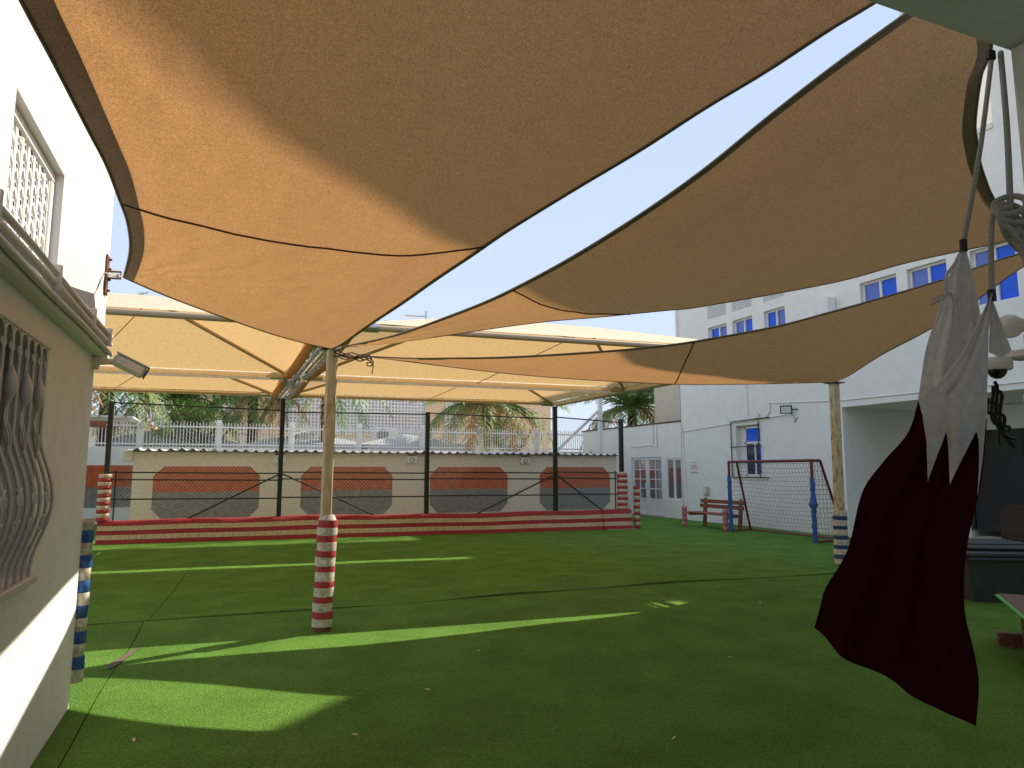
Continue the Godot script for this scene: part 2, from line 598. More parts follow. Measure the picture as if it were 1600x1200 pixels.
# ---------------------------------------------------------------- left building
func left_building() -> void:
	var X0 := -0.89
	var t := thing("plastered_house", "white plastered building on the left with an ornate grille window", "building", V(-3.5, 0, -1.5))
	var U := V(0, 0, -1)
	# lower wall, set back a little under the ledge: u runs from z = 3 away from the camera
	var st := mb()
	pierced(st, V(X0, 0, 3.0), U, Vector3.UP, V(-1, 0, 0), 8.66, 2.46, [[6.15, 1.08, 7.22, 2.24]], [0.16])
	obj("lower_wall", st, M.grey_plaster, t)
	st = mb()
	span(st, V(-6.5, 0, -5.66), V(X0 - 0.17, 2.46, 3.0))
	span(st, V(X0 - 0.17, 0, -5.66), V(X0 - 0.002, 2.46, -5.60))
	obj("wall_core", st, M.grey_plaster, t)
	# upper wall
	st = mb()
	pierced(st, V(X0 + 0.03, 2.47, 3.0), U, Vector3.UP, V(-1, 0, 0), 8.76, 4.2, [[6.25, 0.06, 7.18, 0.69]], [0.12])
	obj("upper_wall", st, M.white_plaster, t)
	st = mb()
	span(st, V(-6.5, 2.47, -5.758), V(X0 - 0.09, 6.67, 3.0))
	span(st, V(X0 - 0.09, 2.472, -5.76), V(X0 + 0.028, 6.668, -5.70))
	obj("upper_core", st, M.white_plaster, t)
	# ledge
	obj("ledge", boxed(V(X0 - 0.04, 2.40, -5.80), V(X0 + 0.07, 2.468, 3.0), 0.012), M.grey_plaster, t)
	# lattice window
	var fr := mb()
	for q in [[-4.18, 2.53, -3.25, 2.58], [-4.18, 3.105, -3.25, 3.155], [-4.18, 2.58, -4.13, 3.105], [-3.30, 2.58, -3.25, 3.105]]:
		span(fr, V(X0 - 0.05, q[1], q[0]), V(X0 - 0.01, q[3], q[2]), 0.006)
	var wf := obj("lattice_window", fr, M.white_paint, t)
	var la := mb()
	var z := -4.13
	var nz := 8
	for i in nz + 1:
		var zz := -4.13 + 0.83 * i / nz
		span(la, V(X0 - 0.045, 2.58, zz - 0.016), V(X0 - 0.022, 3.105, zz + 0.016))
	for i in nz:
		var zz := -4.13 + 0.83 * (i + 0.5) / nz
		for j in 6:
			var y := 2.58 + 0.525 * (j + (0.5 if i % 2 else 0.0)) / 6.0
			for s in [-1.0, 1.0]:
				bar(la, V(X0 - 0.034, y, zz - s * 0.05), V(X0 - 0.034, minf(y + 0.07, 3.10), zz + s * 0.012), 0.018, 0.022)
	sub("lattice", la, M.white_paint, wf)
	sub("backing", boxed(V(X0 - 0.088, 2.535, -4.175), V(X0 - 0.075, 3.155, -3.255)), M.grille_paint, wf)
	# lower grille window
	var lw := obj("grille_window", boxed(V(X0 - 0.15, 1.085, -4.215), V(X0 - 0.12, 1.13, -3.155), 0.004), M.grille_paint, t)
	sub("pane", boxed(V(X0 - 0.165, 1.085, -4.215), V(X0 - 0.152, 2.235, -3.155)), M.grey_paint, lw)
	var gf := mb()
	span(gf, V(X0 - 0.02, 1.04, -4.25), V(X0 + 0.045, 1.08, -3.1), 0.006)
	var gr := obj("window_grille", gf, M.grille_paint, t)
	sub("top_rail", boxed(V(X0 + 0.0, 2.22, -4.22), V(X0 + 0.03, 2.245, -3.1), 0.005), M.grille_paint, gr)
	for k in 9:
		var zb := -4.17 + 0.125 * k
		var pts := []
		for i in 21:
			var h := 1.06 + 1.17 * i / 20.0
			var q := clampf((h - 1.14) / 0.62, 0.0, 1.0)
			pts.append(V(X0 + 0.02 + 0.075 * pow(sin(PI * q), 1.4), h, zb))
		var b := mb()
		tube(b, pts, 0.0085, 6)
		sub("bar", b, M.grille_paint, gr)
		# arch and scrolls between bars
		var arch := mb()
		var ap := []
		for i in 9:
			var a := PI * i / 8.0
			ap.append(V(X0 + 0.02, 2.165 + 0.055 * sin(a), zb + 0.0625 - 0.056 * cos(a)))
		tube(arch, ap, 0.006, 5)
		for s in [-1.0, 1.0]:
			var sp := []
			for i in 12:
				var a := TAU * 1.1 * i / 11.0
				var rr := 0.024 * (1.0 - i / 16.0)
				sp.append(V(X0 + 0.02, 2.135 - rr * sin(a) * 0.9, zb + 0.0625 + s * (0.030 - rr * cos(a) * 0.5 + 0.008)))
			tube(arch, sp, 0.0045, 5)
		sub("arch_scroll", arch, M.grille_paint, gr)
		if k % 2 == 1:
			var orn := mb()
			# leaf above, twisted basket, and paired scrolls on the belly
			var lf := []
			var lr := []
			for i in 9:
				lf.append(V(X0 + 0.028, 1.88 + 0.17 * i / 8.0, zb))
				lr.append(0.003 + 0.024 * sin(PI * i / 8.0))
			tube(orn, lf, lr, 6)
			for s in [-1.0, 1.0]:
				var bp := []
				for i in 13:
					var a := i / 12.0
					bp.append(V(X0 + 0.03 + 0.012 * sin(a * TAU), 1.66 + 0.24 * a, zb + s * 0.032 * sin(PI * a) * (1.0 - 0.5 * a)))
				tube(orn, bp, 0.005, 5)
				for up in [-1.0, 1.0]:
					var sp := []
					for i in 16:
						var a := TAU * 1.2 * i / 15.0
						var rr := 0.045 * (1.0 - i / 18.0)
						var h: float = 1.42 + up * (0.06 + rr * cos(a) * 0.9)
						var q := clampf((h - 1.14) / 0.62, 0.0, 1.0)
						sp.append(V(X0 + 0.022 + 0.075 * pow(sin(PI * q), 1.4), h, zb + s * (0.016 + rr * 0.6 - rr * sin(a) * 0.6)))
					tube(orn, sp, 0.006, 5)
			sub("scroll_ornament", orn, M.grille_paint, gr)
	# conduits on the ledge
	for q in [[0.085, 2.555, 0.016], [0.080, 2.505, 0.020], [0.050, 2.60, 0.014], [0.088, 2.44, 0.016]]:
		var pts := []
		for i in 16:
			var zz := 2.8 - 8.52 * i / 15.0
			pts.append(V(X0 + q[0], q[1] + 0.006 * sin(i * 1.7 + q[1] * 30.0), zz))
		var c := mb()
		tube(c, pts, q[2], 7)
		obj("conduit", c, M.off_white_paint, t)
	for zz in [-5.55, -4.9, -3.9, -2.9]:
		obj("pipe_clip", boxed(V(X0 + 0.03, 2.47, zz - 0.010), V(X0 + 0.112, 2.60, zz + 0.010), 0.004), M.off_white_paint, t)
	# striped corner pad
	var pad := thing("corner_pad", "blue and white striped foam pad on the left building corner", "pad", V(-0.86, 0.17, -5.70))
	var nb := 13
	for i in nb:
		var y0 := 0.17 + 1.10 * i / nb
		var y1 := 0.17 + 1.10 * (i + 1) / nb
		var b := mb()
		var off := 0.006 * sin(i * 2.3)
		tube(b, [V(-0.868 + off, y0, -5.705), V(-0.868 + off, y0 + 0.004, -5.705), V(-0.866, y1 - 0.004, -5.705), V(-0.866, y1, -5.705)], [0.040, 0.043, 0.043, 0.040], 12)
		obj("stripe", b, M.white_vinyl if i % 2 == 0 else M.blue_vinyl, pad)

# ---------------------------------------------------------------- right building
func window_set(t: Node3D, z0: float, z1: float, y0: float, y1: float, X0: float, flip: bool, frame_m: Material) -> void:
	# sliding two-pane window; z0 < z1, frame in the plane X0
	var f := mb()
	var w := 0.055
	span(f, V(X0 - 0.03, y0, z0), V(X0 + 0.04, y0 + w, z1), 0.005)
	span(f, V(X0 - 0.03, y1 - w, z0), V(X0 + 0.04, y1, z1), 0.005)
	span(f, V(X0 - 0.03, y0 + w, z0), V(X0 + 0.04, y1 - w, z0 + w), 0.005)
	span(f, V(X0 - 0.03, y0 + w, z1 - w), V(X0 + 0.04, y1 - w, z1), 0.005)
	var zm := (z0 + z1) / 2.0
	span(f, V(X0 - 0.035, y0 + w, zm - 0.03), V(X0 + 0.035, y1 - w, zm + 0.03), 0.005)
	var win := obj("window", f, frame_m, t)
	sub("pane", boxed(V(X0, y0 + w, z0 + w), V(X0 + 0.008, y1 - w, zm - 0.03)), M.blue_glass if flip else M.blue_glass_dull, win)
	sub("pane", boxed(V(X0 + 0.012, y0 + w, zm + 0.03), V(X0 + 0.02, y1 - w, z1 - w)), M.blue_glass_dull if flip else M.blue_glass, win)

func right_building() -> void:
	var FX := 13.9
	var t := thing("school_building", "tall white building on the right with blue windows and a dark recess", "building", V(17.5, 0, -10))
	var U := V(0, 0, 1)
	# facade: u from z = -19.1 towards the camera, v up
	var zs := -19.1
	var wins := [[-17.54, -16.66], [-16.40, -15.55], [-15.08, -14.28], [-11.85, -10.87], [-10.60, -9.68], [-9.18, -8.30]]
	var holes := []
	var depths := []
	for q in wins:
		holes.append([q[0] - zs, 4.87, q[1] - zs, 6.05])
		depths.append(0.16)
	for k in 3:
		holes.append([wins[k][0] - zs, 6.32, wins[k][1] - zs, 7.0])
		depths.append(0.06)
	holes.append([-16.45 - zs, 1.42, -15.43 - zs, 2.90])
	depths.append(0.22)
	holes.append([-12.58 - zs, 0.0, -6.3 - zs, 3.13])
	depths.append(2.7)
	var st := mb()
	pierced(st, V(FX, 0, zs), U, Vector3.UP, V(1, 0, 0), 13.1, 8.4, holes, depths)
	obj("facade", st, M.facade_plaster, t)
	st = mb()
	# body behind the face, leaving the recess free
	span(st, V(FX + 0.25, 3.2, zs + 0.02), V(22, 8.395, -6.02))
	span(st, V(FX + 0.25, 0, zs + 0.02), V(22, 3.2, -12.62))
	span(st, V(FX, 0, zs), V(FX + 0.25, 8.398, zs + 0.018))
	span(st, V(16.62, 0, -12.62), V(22, 3.2, -11.4))
	span(st, V(20.5, 0, -11.4), V(22, 3.2, -6.0))
	span(st, V(FX, 0, -6.0), V(22, 8.4, 4.0))
	obj("body", st, M.facade_plaster, t)
	# parapet of the lower roof
	obj("parapet", boxed(V(FX - 0.03, 8.402, zs - 0.03), V(FX + 0.22, 8.52, -8.5), 0.01), M.facade_plaster, t)
	# tall block with a raked parapet, its side wall slanting back over the lower roof
	st = mb()
	prism(st, [Vector2(13.92, -8.5), Vector2(17.5, -10.7), Vector2(21.9, -10.7), Vector2(21.9, 3.9), Vector2(13.92, 3.9)], V(0, 8.401, 0), V(1, 0, 0), V(0, 0, 1), V(0, 5.0, 0))
	prism(st, [Vector2(-8.498, 8.40), Vector2(-8.498, 15.35), Vector2(-8.0, 16.4), Vector2(-7.5, 17.3), Vector2(-6.5, 19.0), Vector2(-5.8, 20.0), Vector2(4.0, 20.0), Vector2(4.0, 8.40)], V(13.9, 0.002, 0), V(0, 0, 1), V(0, 1, 0), V(8.1, 0, 0))
	obj("tall_block", st, M.facade_plaster, t)
	# stair core with a raked top behind the parapet
	st = mb()
	prism(st, [Vector2(-10.35, 8.40), Vector2(-10.35, 12.3), Vector2(-9.5, 13.9), Vector2(-9.06, 14.6), Vector2(-9.06, 8.40)], V(13.95, 0, 0), V(0, 0, 1), V(0, 1, 0), V(0.25, 0, 0))
	prism(st, [Vector2(-9.06, 10.4), Vector2(-9.06, 14.6), Vector2(-8.5, 15.35), Vector2(-8.5, 10.4)], V(13.95, 0, 0), V(0, 0, 1), V(0, 1, 0), V(0.24, 0, 0))
	obj("stair_core", st, M.facade_plaster, t)
	# higher wing at the back
	obj("rear_wing", boxed(V(19.5, 0, -27), V(27, 15.0, -13)), M.facade_plaster, t)
	# recess lining: back wall and dark doorway
	obj("recess_wall", boxed(V(16.55, 0, -12.6), V(16.61, 3.12, -11.42)), M.grey_plaster, t)
	obj("recess_ceiling", boxed(V(13.92, 3.133, -12.6), V(16.61, 3.19, -6.3)), M.grey_plaster, t)
	obj("hall_ceiling", boxed(V(16.61, 3.10, -11.4), V(20.5, 3.198, -6.0)), M.grey_plaster, t)
	obj("doorway_head", boxed(V(16.55, 2.55, -11.41), V(16.70, 3.09, -6.2)), M.grey_plaster, t)
	var dd := obj("doorway_frame", boxed(V(16.54, 0.2, -11.41), V(16.66, 2.548, -11.31), 0.005), M.black_plastic, t)
	for k in 4:
		sub("door_rail", boxed(V(16.56, 0.2, -11.3 + 1.25 * (k + 1) - 0.04), V(16.62, 2.548, -11.3 + 1.25 * (k + 1) + 0.04), 0.005), M.black_plastic, dd)
	for k in 4:
		sub("door_panel", boxed(V(16.575, 0.2, -11.3 + 1.25 * k), V(16.605, 2.54, -11.3 + 1.25 * k + 1.19)), M.black_plastic, dd)
	for q in wins.size():
		window_set(t, wins[q][0], wins[q][1], 4.87, 6.05, FX + 0.12, q in [0, 2], M.off_white_paint)
	# screens over three of the windows
	for k in 3:
		var z0: float = wins[k][0]
		var z1: float = wins[k][1]
		var lat := mb()
		var n := 8
		for i in range(-6, n):
			for s in [0, 1]:
				var a0 := maxf(0.0, i / float(n))
				var a1 := minf(1.0, (i + 6) / float(n))
				if a1 - a0 < 0.02: continue
				var b0 := (a0 * n - i) / 6.0
				var b1 := (a1 * n - i) / 6.0
				var za := lerpf(z0, z1, a0 if s == 0 else 1.0 - a0)
				var zb := lerpf(z0, z1, a1 if s == 0 else 1.0 - a1)
				bar(lat, V(FX + 0.02 + 0.012 * s, 6.32 + 0.68 * b0, za), V(FX + 0.02 + 0.012 * s, 6.32 + 0.68 * b1, zb), 0.032, 0.02)
		var sc := obj("lattice_screen", lat, M.white_paint, t)
		sub("backing", boxed(V(FX + 0.055, 6.32, z0), V(FX + 0.07, 7.0, z1)), M.grey_plaster, sc)
	# ground floor window with blue film and black bars
	var f := mb()
	for q in [[-16.20, 1.43, -15.45, 1.49], [-16.20, 2.80, -15.45, 2.86], [-16.20, 2.36, -15.45, 2.42], [-16.20, 1.43, -16.13, 2.86], [-15.52, 1.43, -15.45, 2.86], [-15.80, 1.49, -15.74, 2.36]]:
		span(f, V(FX + 0.10, q[1], q[0]), V(FX + 0.15, q[3], q[2]))
	var w := obj("window", f, M.off_white_paint, t)
	sub("pane", boxed(V(FX + 0.12, 2.42, -16.13), V(FX + 0.13, 2.80, -15.52)), M.blue_glass, w)
	sub("pane", boxed(V(FX + 0.122, 1.49, -16.13), V(FX + 0.132, 2.36, -15.80)), M.dark_blue_glass, w)
	sub("pane", boxed(V(FX + 0.124, 1.49, -15.74), V(FX + 0.134, 2.36, -15.60)), M.dark_blue_glass, w)
	sub("pane", boxed(V(FX + 0.124, 1.49, -15.60), V(FX + 0.134, 2.36, -15.52)), M.blue_glass, w)
	sub("backing", boxed(V(FX + 0.2, 1.42, -16.45), V(FX + 0.23, 2.9, -15.43)), M.grey_plaster, w)
	for q in [[V(FX - 0.06, 3.02, -16.6), V(FX - 0.06, 3.06, -15.0)], [V(FX - 0.06, 2.28, -16.62), V(FX - 0.06, 2.28, -15.35)], [V(FX - 0.06, 1.40, -16.62), V(FX - 0.06, 1.40, -15.1)], [V(FX - 0.06, 3.0, -16.58), V(FX - 0.06, 1.40, -16.58)], [V(FX - 0.06, 3.0, -15.43), V(FX - 0.06, 1.40, -15.43)]]:
		sub("guard_bar", rod(q[0], q[1], 0.017, 6), M.rust_edge, w)
	# low wall with the garden door
	var lo := thing("low_annexe", "low white annexe wall with a glazed double door and side window", "building", V(14.6, 0, -22.5))
	st = mb()
	pierced(st, V(FX + 0.02, 0, -26.0), U, Vector3.UP, V(1, 0, 0), 6.88, 3.2, [[3.78, 0.05, 5.75, 2.06], [5.95, 0.62, 6.82, 2.0]], [0.12, 0.12])
	obj("wall", st, M.facade_plaster, lo)
	st = mb()
	span(st, V(FX + 0.16, 0, -26.0), V(15.4, 3.198, -19.12))
	span(st, V(FX + 0.022, 3.12, -26.0), V(FX + 0.16, 3.196, -19.12))
	obj("body", st, M.facade_plaster, lo)
	obj("coping", boxed(V(FX - 0.01, 3.202, -26.0), V(15.42, 3.25, -19.13), 0.008), M.rust_edge, lo)
	# double door
	for s in 2:
		var z0 := -22.20 + 0.97 * s
		var z1 := z0 + 0.95
		var d := mb()
		span(d, V(FX + 0.06, 0.06, z0), V(FX + 0.11, 2.05, z0 + 0.09), 0.004)
		span(d, V(FX + 0.06, 0.06, z1 - 0.09), V(FX + 0.11, 2.05, z1), 0.004)
		span(d, V(FX + 0.06, 1.96, z0 + 0.09), V(FX + 0.11, 2.05, z1 - 0.09), 0.004)
		span(d, V(FX + 0.06, 0.06, z0 + 0.09), V(FX + 0.11, 0.14, z1 - 0.09), 0.004)
		span(d, V(FX + 0.062, 0.55, z0 + 0.09), V(FX + 0.108, 0.62, z1 - 0.09), 0.004)
		span(d, V(FX + 0.075, 0.14, z0 + 0.09), V(FX + 0.095, 0.55, z1 - 0.09))
		for k in 3:
			var y := 0.62 + (k + 1) * 0.335
			span(d, V(FX + 0.064, y - 0.016, z0 + 0.09), V(FX + 0.106, y + 0.016, z1 - 0.09), 0.003)
		span(d, V(FX + 0.063, 0.14, (z0 + z1) / 2 - 0.018), V(FX + 0.107, 1.96, (z0 + z1) / 2 + 0.018), 0.003)
		var leaf := obj("door_leaf", d, M.white_paint, lo)
		for k in 4:
			for c in 2:
				var za := z0 + 0.09 if c == 0 else (z0 + z1) / 2 + 0.018
				var zb := (z0 + z1) / 2 - 0.018 if c == 0 else z1 - 0.09
				sub("pane", boxed(V(FX + 0.083, 0.62 + 0.335 * k + 0.016, za), V(FX + 0.089, 0.62 + 0.335 * (k + 1) - 0.016, zb)), M.mirror_glass, leaf)
		if s == 0:
			sub("handle", boxed(V(FX + 0.0, 0.98, z1 - 0.07), V(FX + 0.05, 1.14, z1 - 0.03), 0.01), M.white_paint, leaf)
	f = mb()
	for q in [[-20.05, 0.62, -19.18, 0.68], [-20.05, 1.94, -19.18, 2.0], [-20.05, 0.68, -19.99, 1.94], [-19.24, 0.68, -19.18, 1.94], [-19.66, 0.68, -19.56, 1.94]]:
		span(f, V(FX + 0.05, q[1], q[0]), V(FX + 0.10, q[3], q[2]), 0.004)
	var sw := obj("side_window", f, M.white_paint, lo)
	sub("pane", boxed(V(FX + 0.07, 0.68, -19.99), V(FX + 0.076, 1.94, -19.66)), M.mirror_glass, sw)
	sub("pane", boxed(V(FX + 0.074, 0.68, -19.56), V(FX + 0.08, 1.94, -19.24)), M.mirror_glass, sw)
	obj("door_sill", boxed(V(FX - 0.12, 0.0, -22.25), V(FX + 0.04, 0.06, -20.2), 0.008), M.step_tile, lo)
	# conduits on both walls
	for q in [[lo, [V(FX - 0.005, 2.45, -22.2), V(FX - 0.005, 2.47, -20.72), V(FX - 0.005, 3.18, -20.72)]], [lo, [V(FX - 0.005, 3.16, -20.5), V(FX - 0.005, 2.42, -20.5), V(FX - 0.005, 2.42, -20.72)]], [t, [V(FX - 0.02, 3.05, -19.0), V(FX - 0.02, 0.9, -18.85)]], [t, [V(FX - 0.02, 2.86, -19.05), V(FX - 0.02, 2.98, -16.7), V(FX - 0.02, 3.08, -14.4)]], [t, [V(FX - 0.02, 4.87, -15.9), V(FX - 0.02, 3.15, -15.85)]], [t, [V(FX - 0.015, 3.45, -15.05), V(FX - 0.015, 3.3, -12.6), V(FX - 0.015, 3.24, -6.4)]], [t, [V(FX - 0.02, 3.08, -15.15), V(FX - 0.02, 3.2, -15.0), V(FX - 0.02, 3.45, -14.95)]]]:
		var c := mb()
		tube(c, q[1], 0.013, 6)
		obj("conduit", c, M.off_white_paint, q[0])
	# neighbouring cream house behind the annexe
	var nb := thing("cream_house", "plain cream house wall rising behind the low annexe", "building", V(17.6, 0, -21.0))
	obj("wall", boxed(V(15.45, 0, -22.9), V(19.4, 4.9, -19.15)), M.cream_plaster, nb)
	obj("coping", boxed(V(15.40, 4.902, -22.95), V(19.45, 5.0, -19.12), 0.01), M.cream_plaster, nb)

# ---------------------------------------------------------------- the building the camera stands at
func near_building() -> void:
	var t := thing("entrance_porch", "grey porch slab and pillar at the upper right corner", "porch", V(3.2, 0, -1.5))
	obj("slab", boxed(V(-0.88, 3.3, -1.68), V(13.8, 3.46, 0.6), 0.01), M.grey_plaster, t)
	obj("pillar", boxed(V(2.86, 0.0, -1.66), V(3.25, 3.298, -1.2), 0.012), M.facade_plaster, t)
	obj("house_wall", boxed(V(-0.88, 0.0, 4.2), V(13.8, 9.0, 4.6)), M.facade_plaster, t)
	obj("upstand", boxed(V(-0.88, 3.462, -0.9), V(13.8, 4.1, -0.7)), M.facade_plaster, t)
	obj("hook", rod(V(1.95, 3.30, -1.60), V(1.95, 3.24, -1.60), 0.012, 6), M.rusty_steel, t)

# ---------------------------------------------------------------- painted shed
func octagon(t: Node3D, o: Vector3, u: Vector3, n: Vector3, w: float, y0: float, y1: float, ym: float, cut: float) -> void:
	var st := mb()
	prism(st, [Vector2(0, ym - y0 + 0.0), Vector2(0, y1 - y0 - cut), Vector2(cut, y1 - y0), Vector2(w - cut, y1 - y0), Vector2(w, y1 - y0 - cut), Vector2(w, ym - y0)], o + V(0, y0, 0), u, Vector3.UP, n * 0.004)
	var p := obj("painted_panel", st, M.orange_paint, t)
	st = mb()
	prism(st, [Vector2(cut, 0), Vector2(0, cut), Vector2(0, ym - y0), Vector2(w, ym - y0), Vector2(w, cut), Vector2(w - cut, 0)], o + V(0, y0, 0), u, Vector3.UP, n * 0.004)
	sub("lower_band", st, M.grey_paint, p)

func shed() -> void:
	var Z0 := -19.5
	var t := thing("painted_shed", "long beige shed with orange and grey painted panels behind the fence", "shed", V(4.8, 0, -23.5))
	obj("wall", boxed(V(-2.08, 0, -27.5), V(11.66, 2.06, Z0)), M.beige_wall, t)
	for q in [[-1.62, 0.88], [1.92, 4.39], [5.48, 7.88], [8.94, 11.40]]:
		octagon(t, V(q[0], 0, Z0), V(1, 0, 0), V(0, 0, 1), q[1] - q[0], 0.39, 1.70, 1.06, 0.24)
	for q in [[20.2, 3.2], [24.0, 3.0]]:
		octagon(t, V(11.66, 0, -q[0]), V(0, 0, -1), V(1, 0, 0), q[1], 0.39, 1.70, 1.06, 0.24)
	# corrugated roof: sheets with ribs running back
	for k in 14:
		var x0 := -2.2 + 1.0 * k
		var rows := [[], []]
		var st := mb()
		for i in 33:
			var x := x0 + 1.0 * i / 32.0
			var rib := 0.062 * pow(0.5 + 0.5 * cos(TAU * x / 0.25), 2.2)
			var lift := 0.012 * sin(k * 1.9)
			rows[0].append(V(x, 2.085 + rib + lift + 0.006 * sin(x * 5.0), Z0 + 0.16 + 0.02 * sin(k * 2.7)))
			rows[1].append(V(x, 2.20 + rib, -27.6))
		grid(st, rows)
		st.set_smooth_group(-1)
		for i in 32:
			quad(st, rows[0][i], rows[0][i + 1], rows[0][i + 1] - V(0, 0.006, 0), rows[0][i] - V(0, 0.006, 0))
		obj("roof_sheet", st, M.corrugated, t)
	obj("eaves_strip", boxed(V(-2.1, 2.061, Z0 - 0.08), V(11.68, 2.083, Z0 + 0.10)), M.rust_edge, t)
	obj("end_box", boxed(V(-2.32, 1.82, Z0 - 0.5), V(-2.085, 2.1, Z0 + 0.02), 0.01), M.beige_wall, t)
	var labels := ["white wall box under the shed eaves left of the cream pole", "white wall box under the shed eaves between second and third panels", "white wall box under the shed eaves nearest the right building"]
	var xs := [1.36, 4.93, 8.44]
	for k in 3:
		var b := thing("wall_box", labels[k], "wall box", V(xs[k], 1.9, Z0), "white boxes under the shed eaves")
		obj("housing", boxed(V(xs[k] - 0.14, 1.80, Z0 + 0.002), V(xs[k] + 0.14, 2.0, Z0 + 0.07), 0.012), M.white_paint, b)
		var ring := mb()
		var rp := []
		for i in 17:
			rp.append(V(xs[k] + 0.062 * cos(TAU * i / 16.0), 1.89 + 0.062 * sin(TAU * i / 16.0), Z0 + 0.075))
		tube(ring, rp, 0.012, 6, false)
		obj("ring", ring, M.grey_paint, b)
		obj("dial", rod(V(xs[k], 1.89, Z0 + 0.07), V(xs[k], 1.89, Z0 + 0.079), 0.05, 14), M.beige_wall, b)
		obj("bracket", boxed(V(xs[k] - 0.12, 2.002, Z0 + 0.002), V(xs[k] + 0.12, 2.04, Z0 + 0.09), 0.004), M.rust_edge, b)
	# grey rear wall with a faded stripe at the far left
	var w := thing("rear_wall", "grey rear wall with a faded orange band beyond the left fence post", "wall", V(-6, 0, -24))
	obj("wall", boxed(V(-14, 0, -24.4), V(-2.4, 2.3, -24.0)), M.grey_plaster, w)
	obj("orange_band", boxed(V(-14, 1.1, -23.997), V(-2.5, 1.75, -23.99)), M.orange_paint, w)
	obj("grey_band", boxed(V(-14, 0.5, -23.997), V(-2.5, 1.097, -23.99)), M.grey_paint, w)

# ---------------------------------------------------------------- beyond
func frond_mesh(length: float, droop: float, sd: int) -> ArrayMesh:
	var r := RandomNumberGenerator.new()
	r.seed = sd
	var st := mb()
	var pts := []
	var rad := []
	var n := 12
	for i in n + 1:
		var a := i / float(n)
		pts.append(V(0, length * (0.42 * a - droop * a * a), length * (a - 0.22 * droop * a * a)))
		rad.append(lerpf(0.028, 0.005, a))
	tube(st, pts, rad, 4, false)
	for i in 34:
		var a := 0.12 + 0.88 * i / 33.0
		var p: Vector3 = V(0, length * (0.42 * a - droop * a * a), length * (a - 0.22 * droop * a * a))
		var d := V(0, 0.42 - 2.0 * droop * a, 1.0 - 0.44 * droop * a).normalized()
		var ll := (0.26 + 0.42 * sin(PI * clampf(a * 0.9 + 0.12, 0, 1))) * length * 0.28
		for s in [-1.0, 1.0]:
			var dir := (V(s, 0, 0) * 0.85 + d * 0.75 + V(0, r.randf_range(-0.55, 0.25), 0) + V(r.randf_range(-0.15, 0.15), 0, 0)).normalized()
			var tip: Vector3 = p + dir * ll + V(0, -0.18 * ll, 0)
			var mid: Vector3 = p + dir * ll * 0.5
			var wv := d * 0.022
			triangle(st, p - wv, mid + wv * 1.2, p + wv)
			triangle(st, p, mid - wv, mid + wv)
			triangle(st, mid - wv, tip, mid + wv)
	st.generate_normals()
	return st.commit()

func palm(at: Vector3, trunk_h: float, size: float, label: String, fronds: Array, n: int, sd: int) -> void:
	var r := RandomNumberGenerator.new()
	r.seed = sd
	var t := thing("palm_tree", label, "palm tree", at, "date palms beyond the white fence")
	var st := mb()
	var pts := []
	var rad := []
	for i in 25:
		var a := i / 24.0
		pts.append(at + V(0.12 * sin(a * 2.0), trunk_h * a, 0))
		rad.append(lerpf(0.24, 0.19, a) * (1.0 + (0.16 if i % 2 else 0.0)))
	tube(st, pts, rad, 9)
	obj("trunk", st, M.trunk, t)
	var top: Vector3 = pts[24]
	for k in n:
		var el := r.randf()
		var o := MeshInstance3D.new()
		o.name = "frond"
		o.mesh = fronds[(0 if el < 0.35 else (1 if el < 0.75 else 2))]
		var dry := el > 0.9 and r.randf() < 0.7
		o.material_override = M.palm_leaf_dry if dry else (M.palm_leaf if r.randf() < 0.62 else M.palm_leaf_pale)
		var b := Basis(Vector3.UP, TAU * (k * 0.382 + r.randf() * 0.1)) * Basis(Vector3.RIGHT, lerpf(-0.95, 0.35, el))
		o.transform = Transform3D(b.scaled(Vector3.ONE * size * r.randf_range(0.85, 1.12)), top - at + V(0, 0.05, 0))
		shade_on(o)
		t.add_child(o, true)

func leafy_tree(at: Vector3, h: float, rx: float, label: String, sd: int) -> void:
	var r := RandomNumberGenerator.new()
	r.seed = sd
	var t := thing("leafy_tree", label, "tree", at)
	var st := mb()
	tube(st, [at, at + V(0.1, h * 0.35, 0), at + V(0.0, h * 0.6, 0.1)], [0.16, 0.12, 0.07], 8)
	for k in 7:
		var a := TAU * k / 7.0
		tube(st, [at + V(0.05, h * (0.35 + 0.03 * k), 0), at + V(cos(a) * rx * 0.6, h * 0.75, sin(a) * rx * 0.6)], [0.06, 0.02], 6)
	obj("trunk", st, M.trunk, t)
	st = mb()
	for k in 46:
		var c := at + V(r.randfn(0, 0.45) * rx, h * (0.70 + 0.16 * r.randfn(0, 1)), r.randfn(0, 0.45) * rx)
		var cr := r.randf_range(0.3, 0.65)
		for i in 70:
			var p := c + V(r.randfn(0, 0.5), r.randfn(0, 0.4), r.randfn(0, 0.5)) * cr
			var d := V(r.randf_range(-1, 1), r.randf_range(-0.6, 0.6), r.randf_range(-1, 1)).normalized() * r.randf_range(0.08, 0.16)
			var s := d.cross(Vector3.UP).normalized() * 0.045
			triangle(st, p - s, p + d, p + s)
			triangle(st, p - s, p + s, p - d * 0.4)
	obj("crown", st, M.tree_leaf, t)

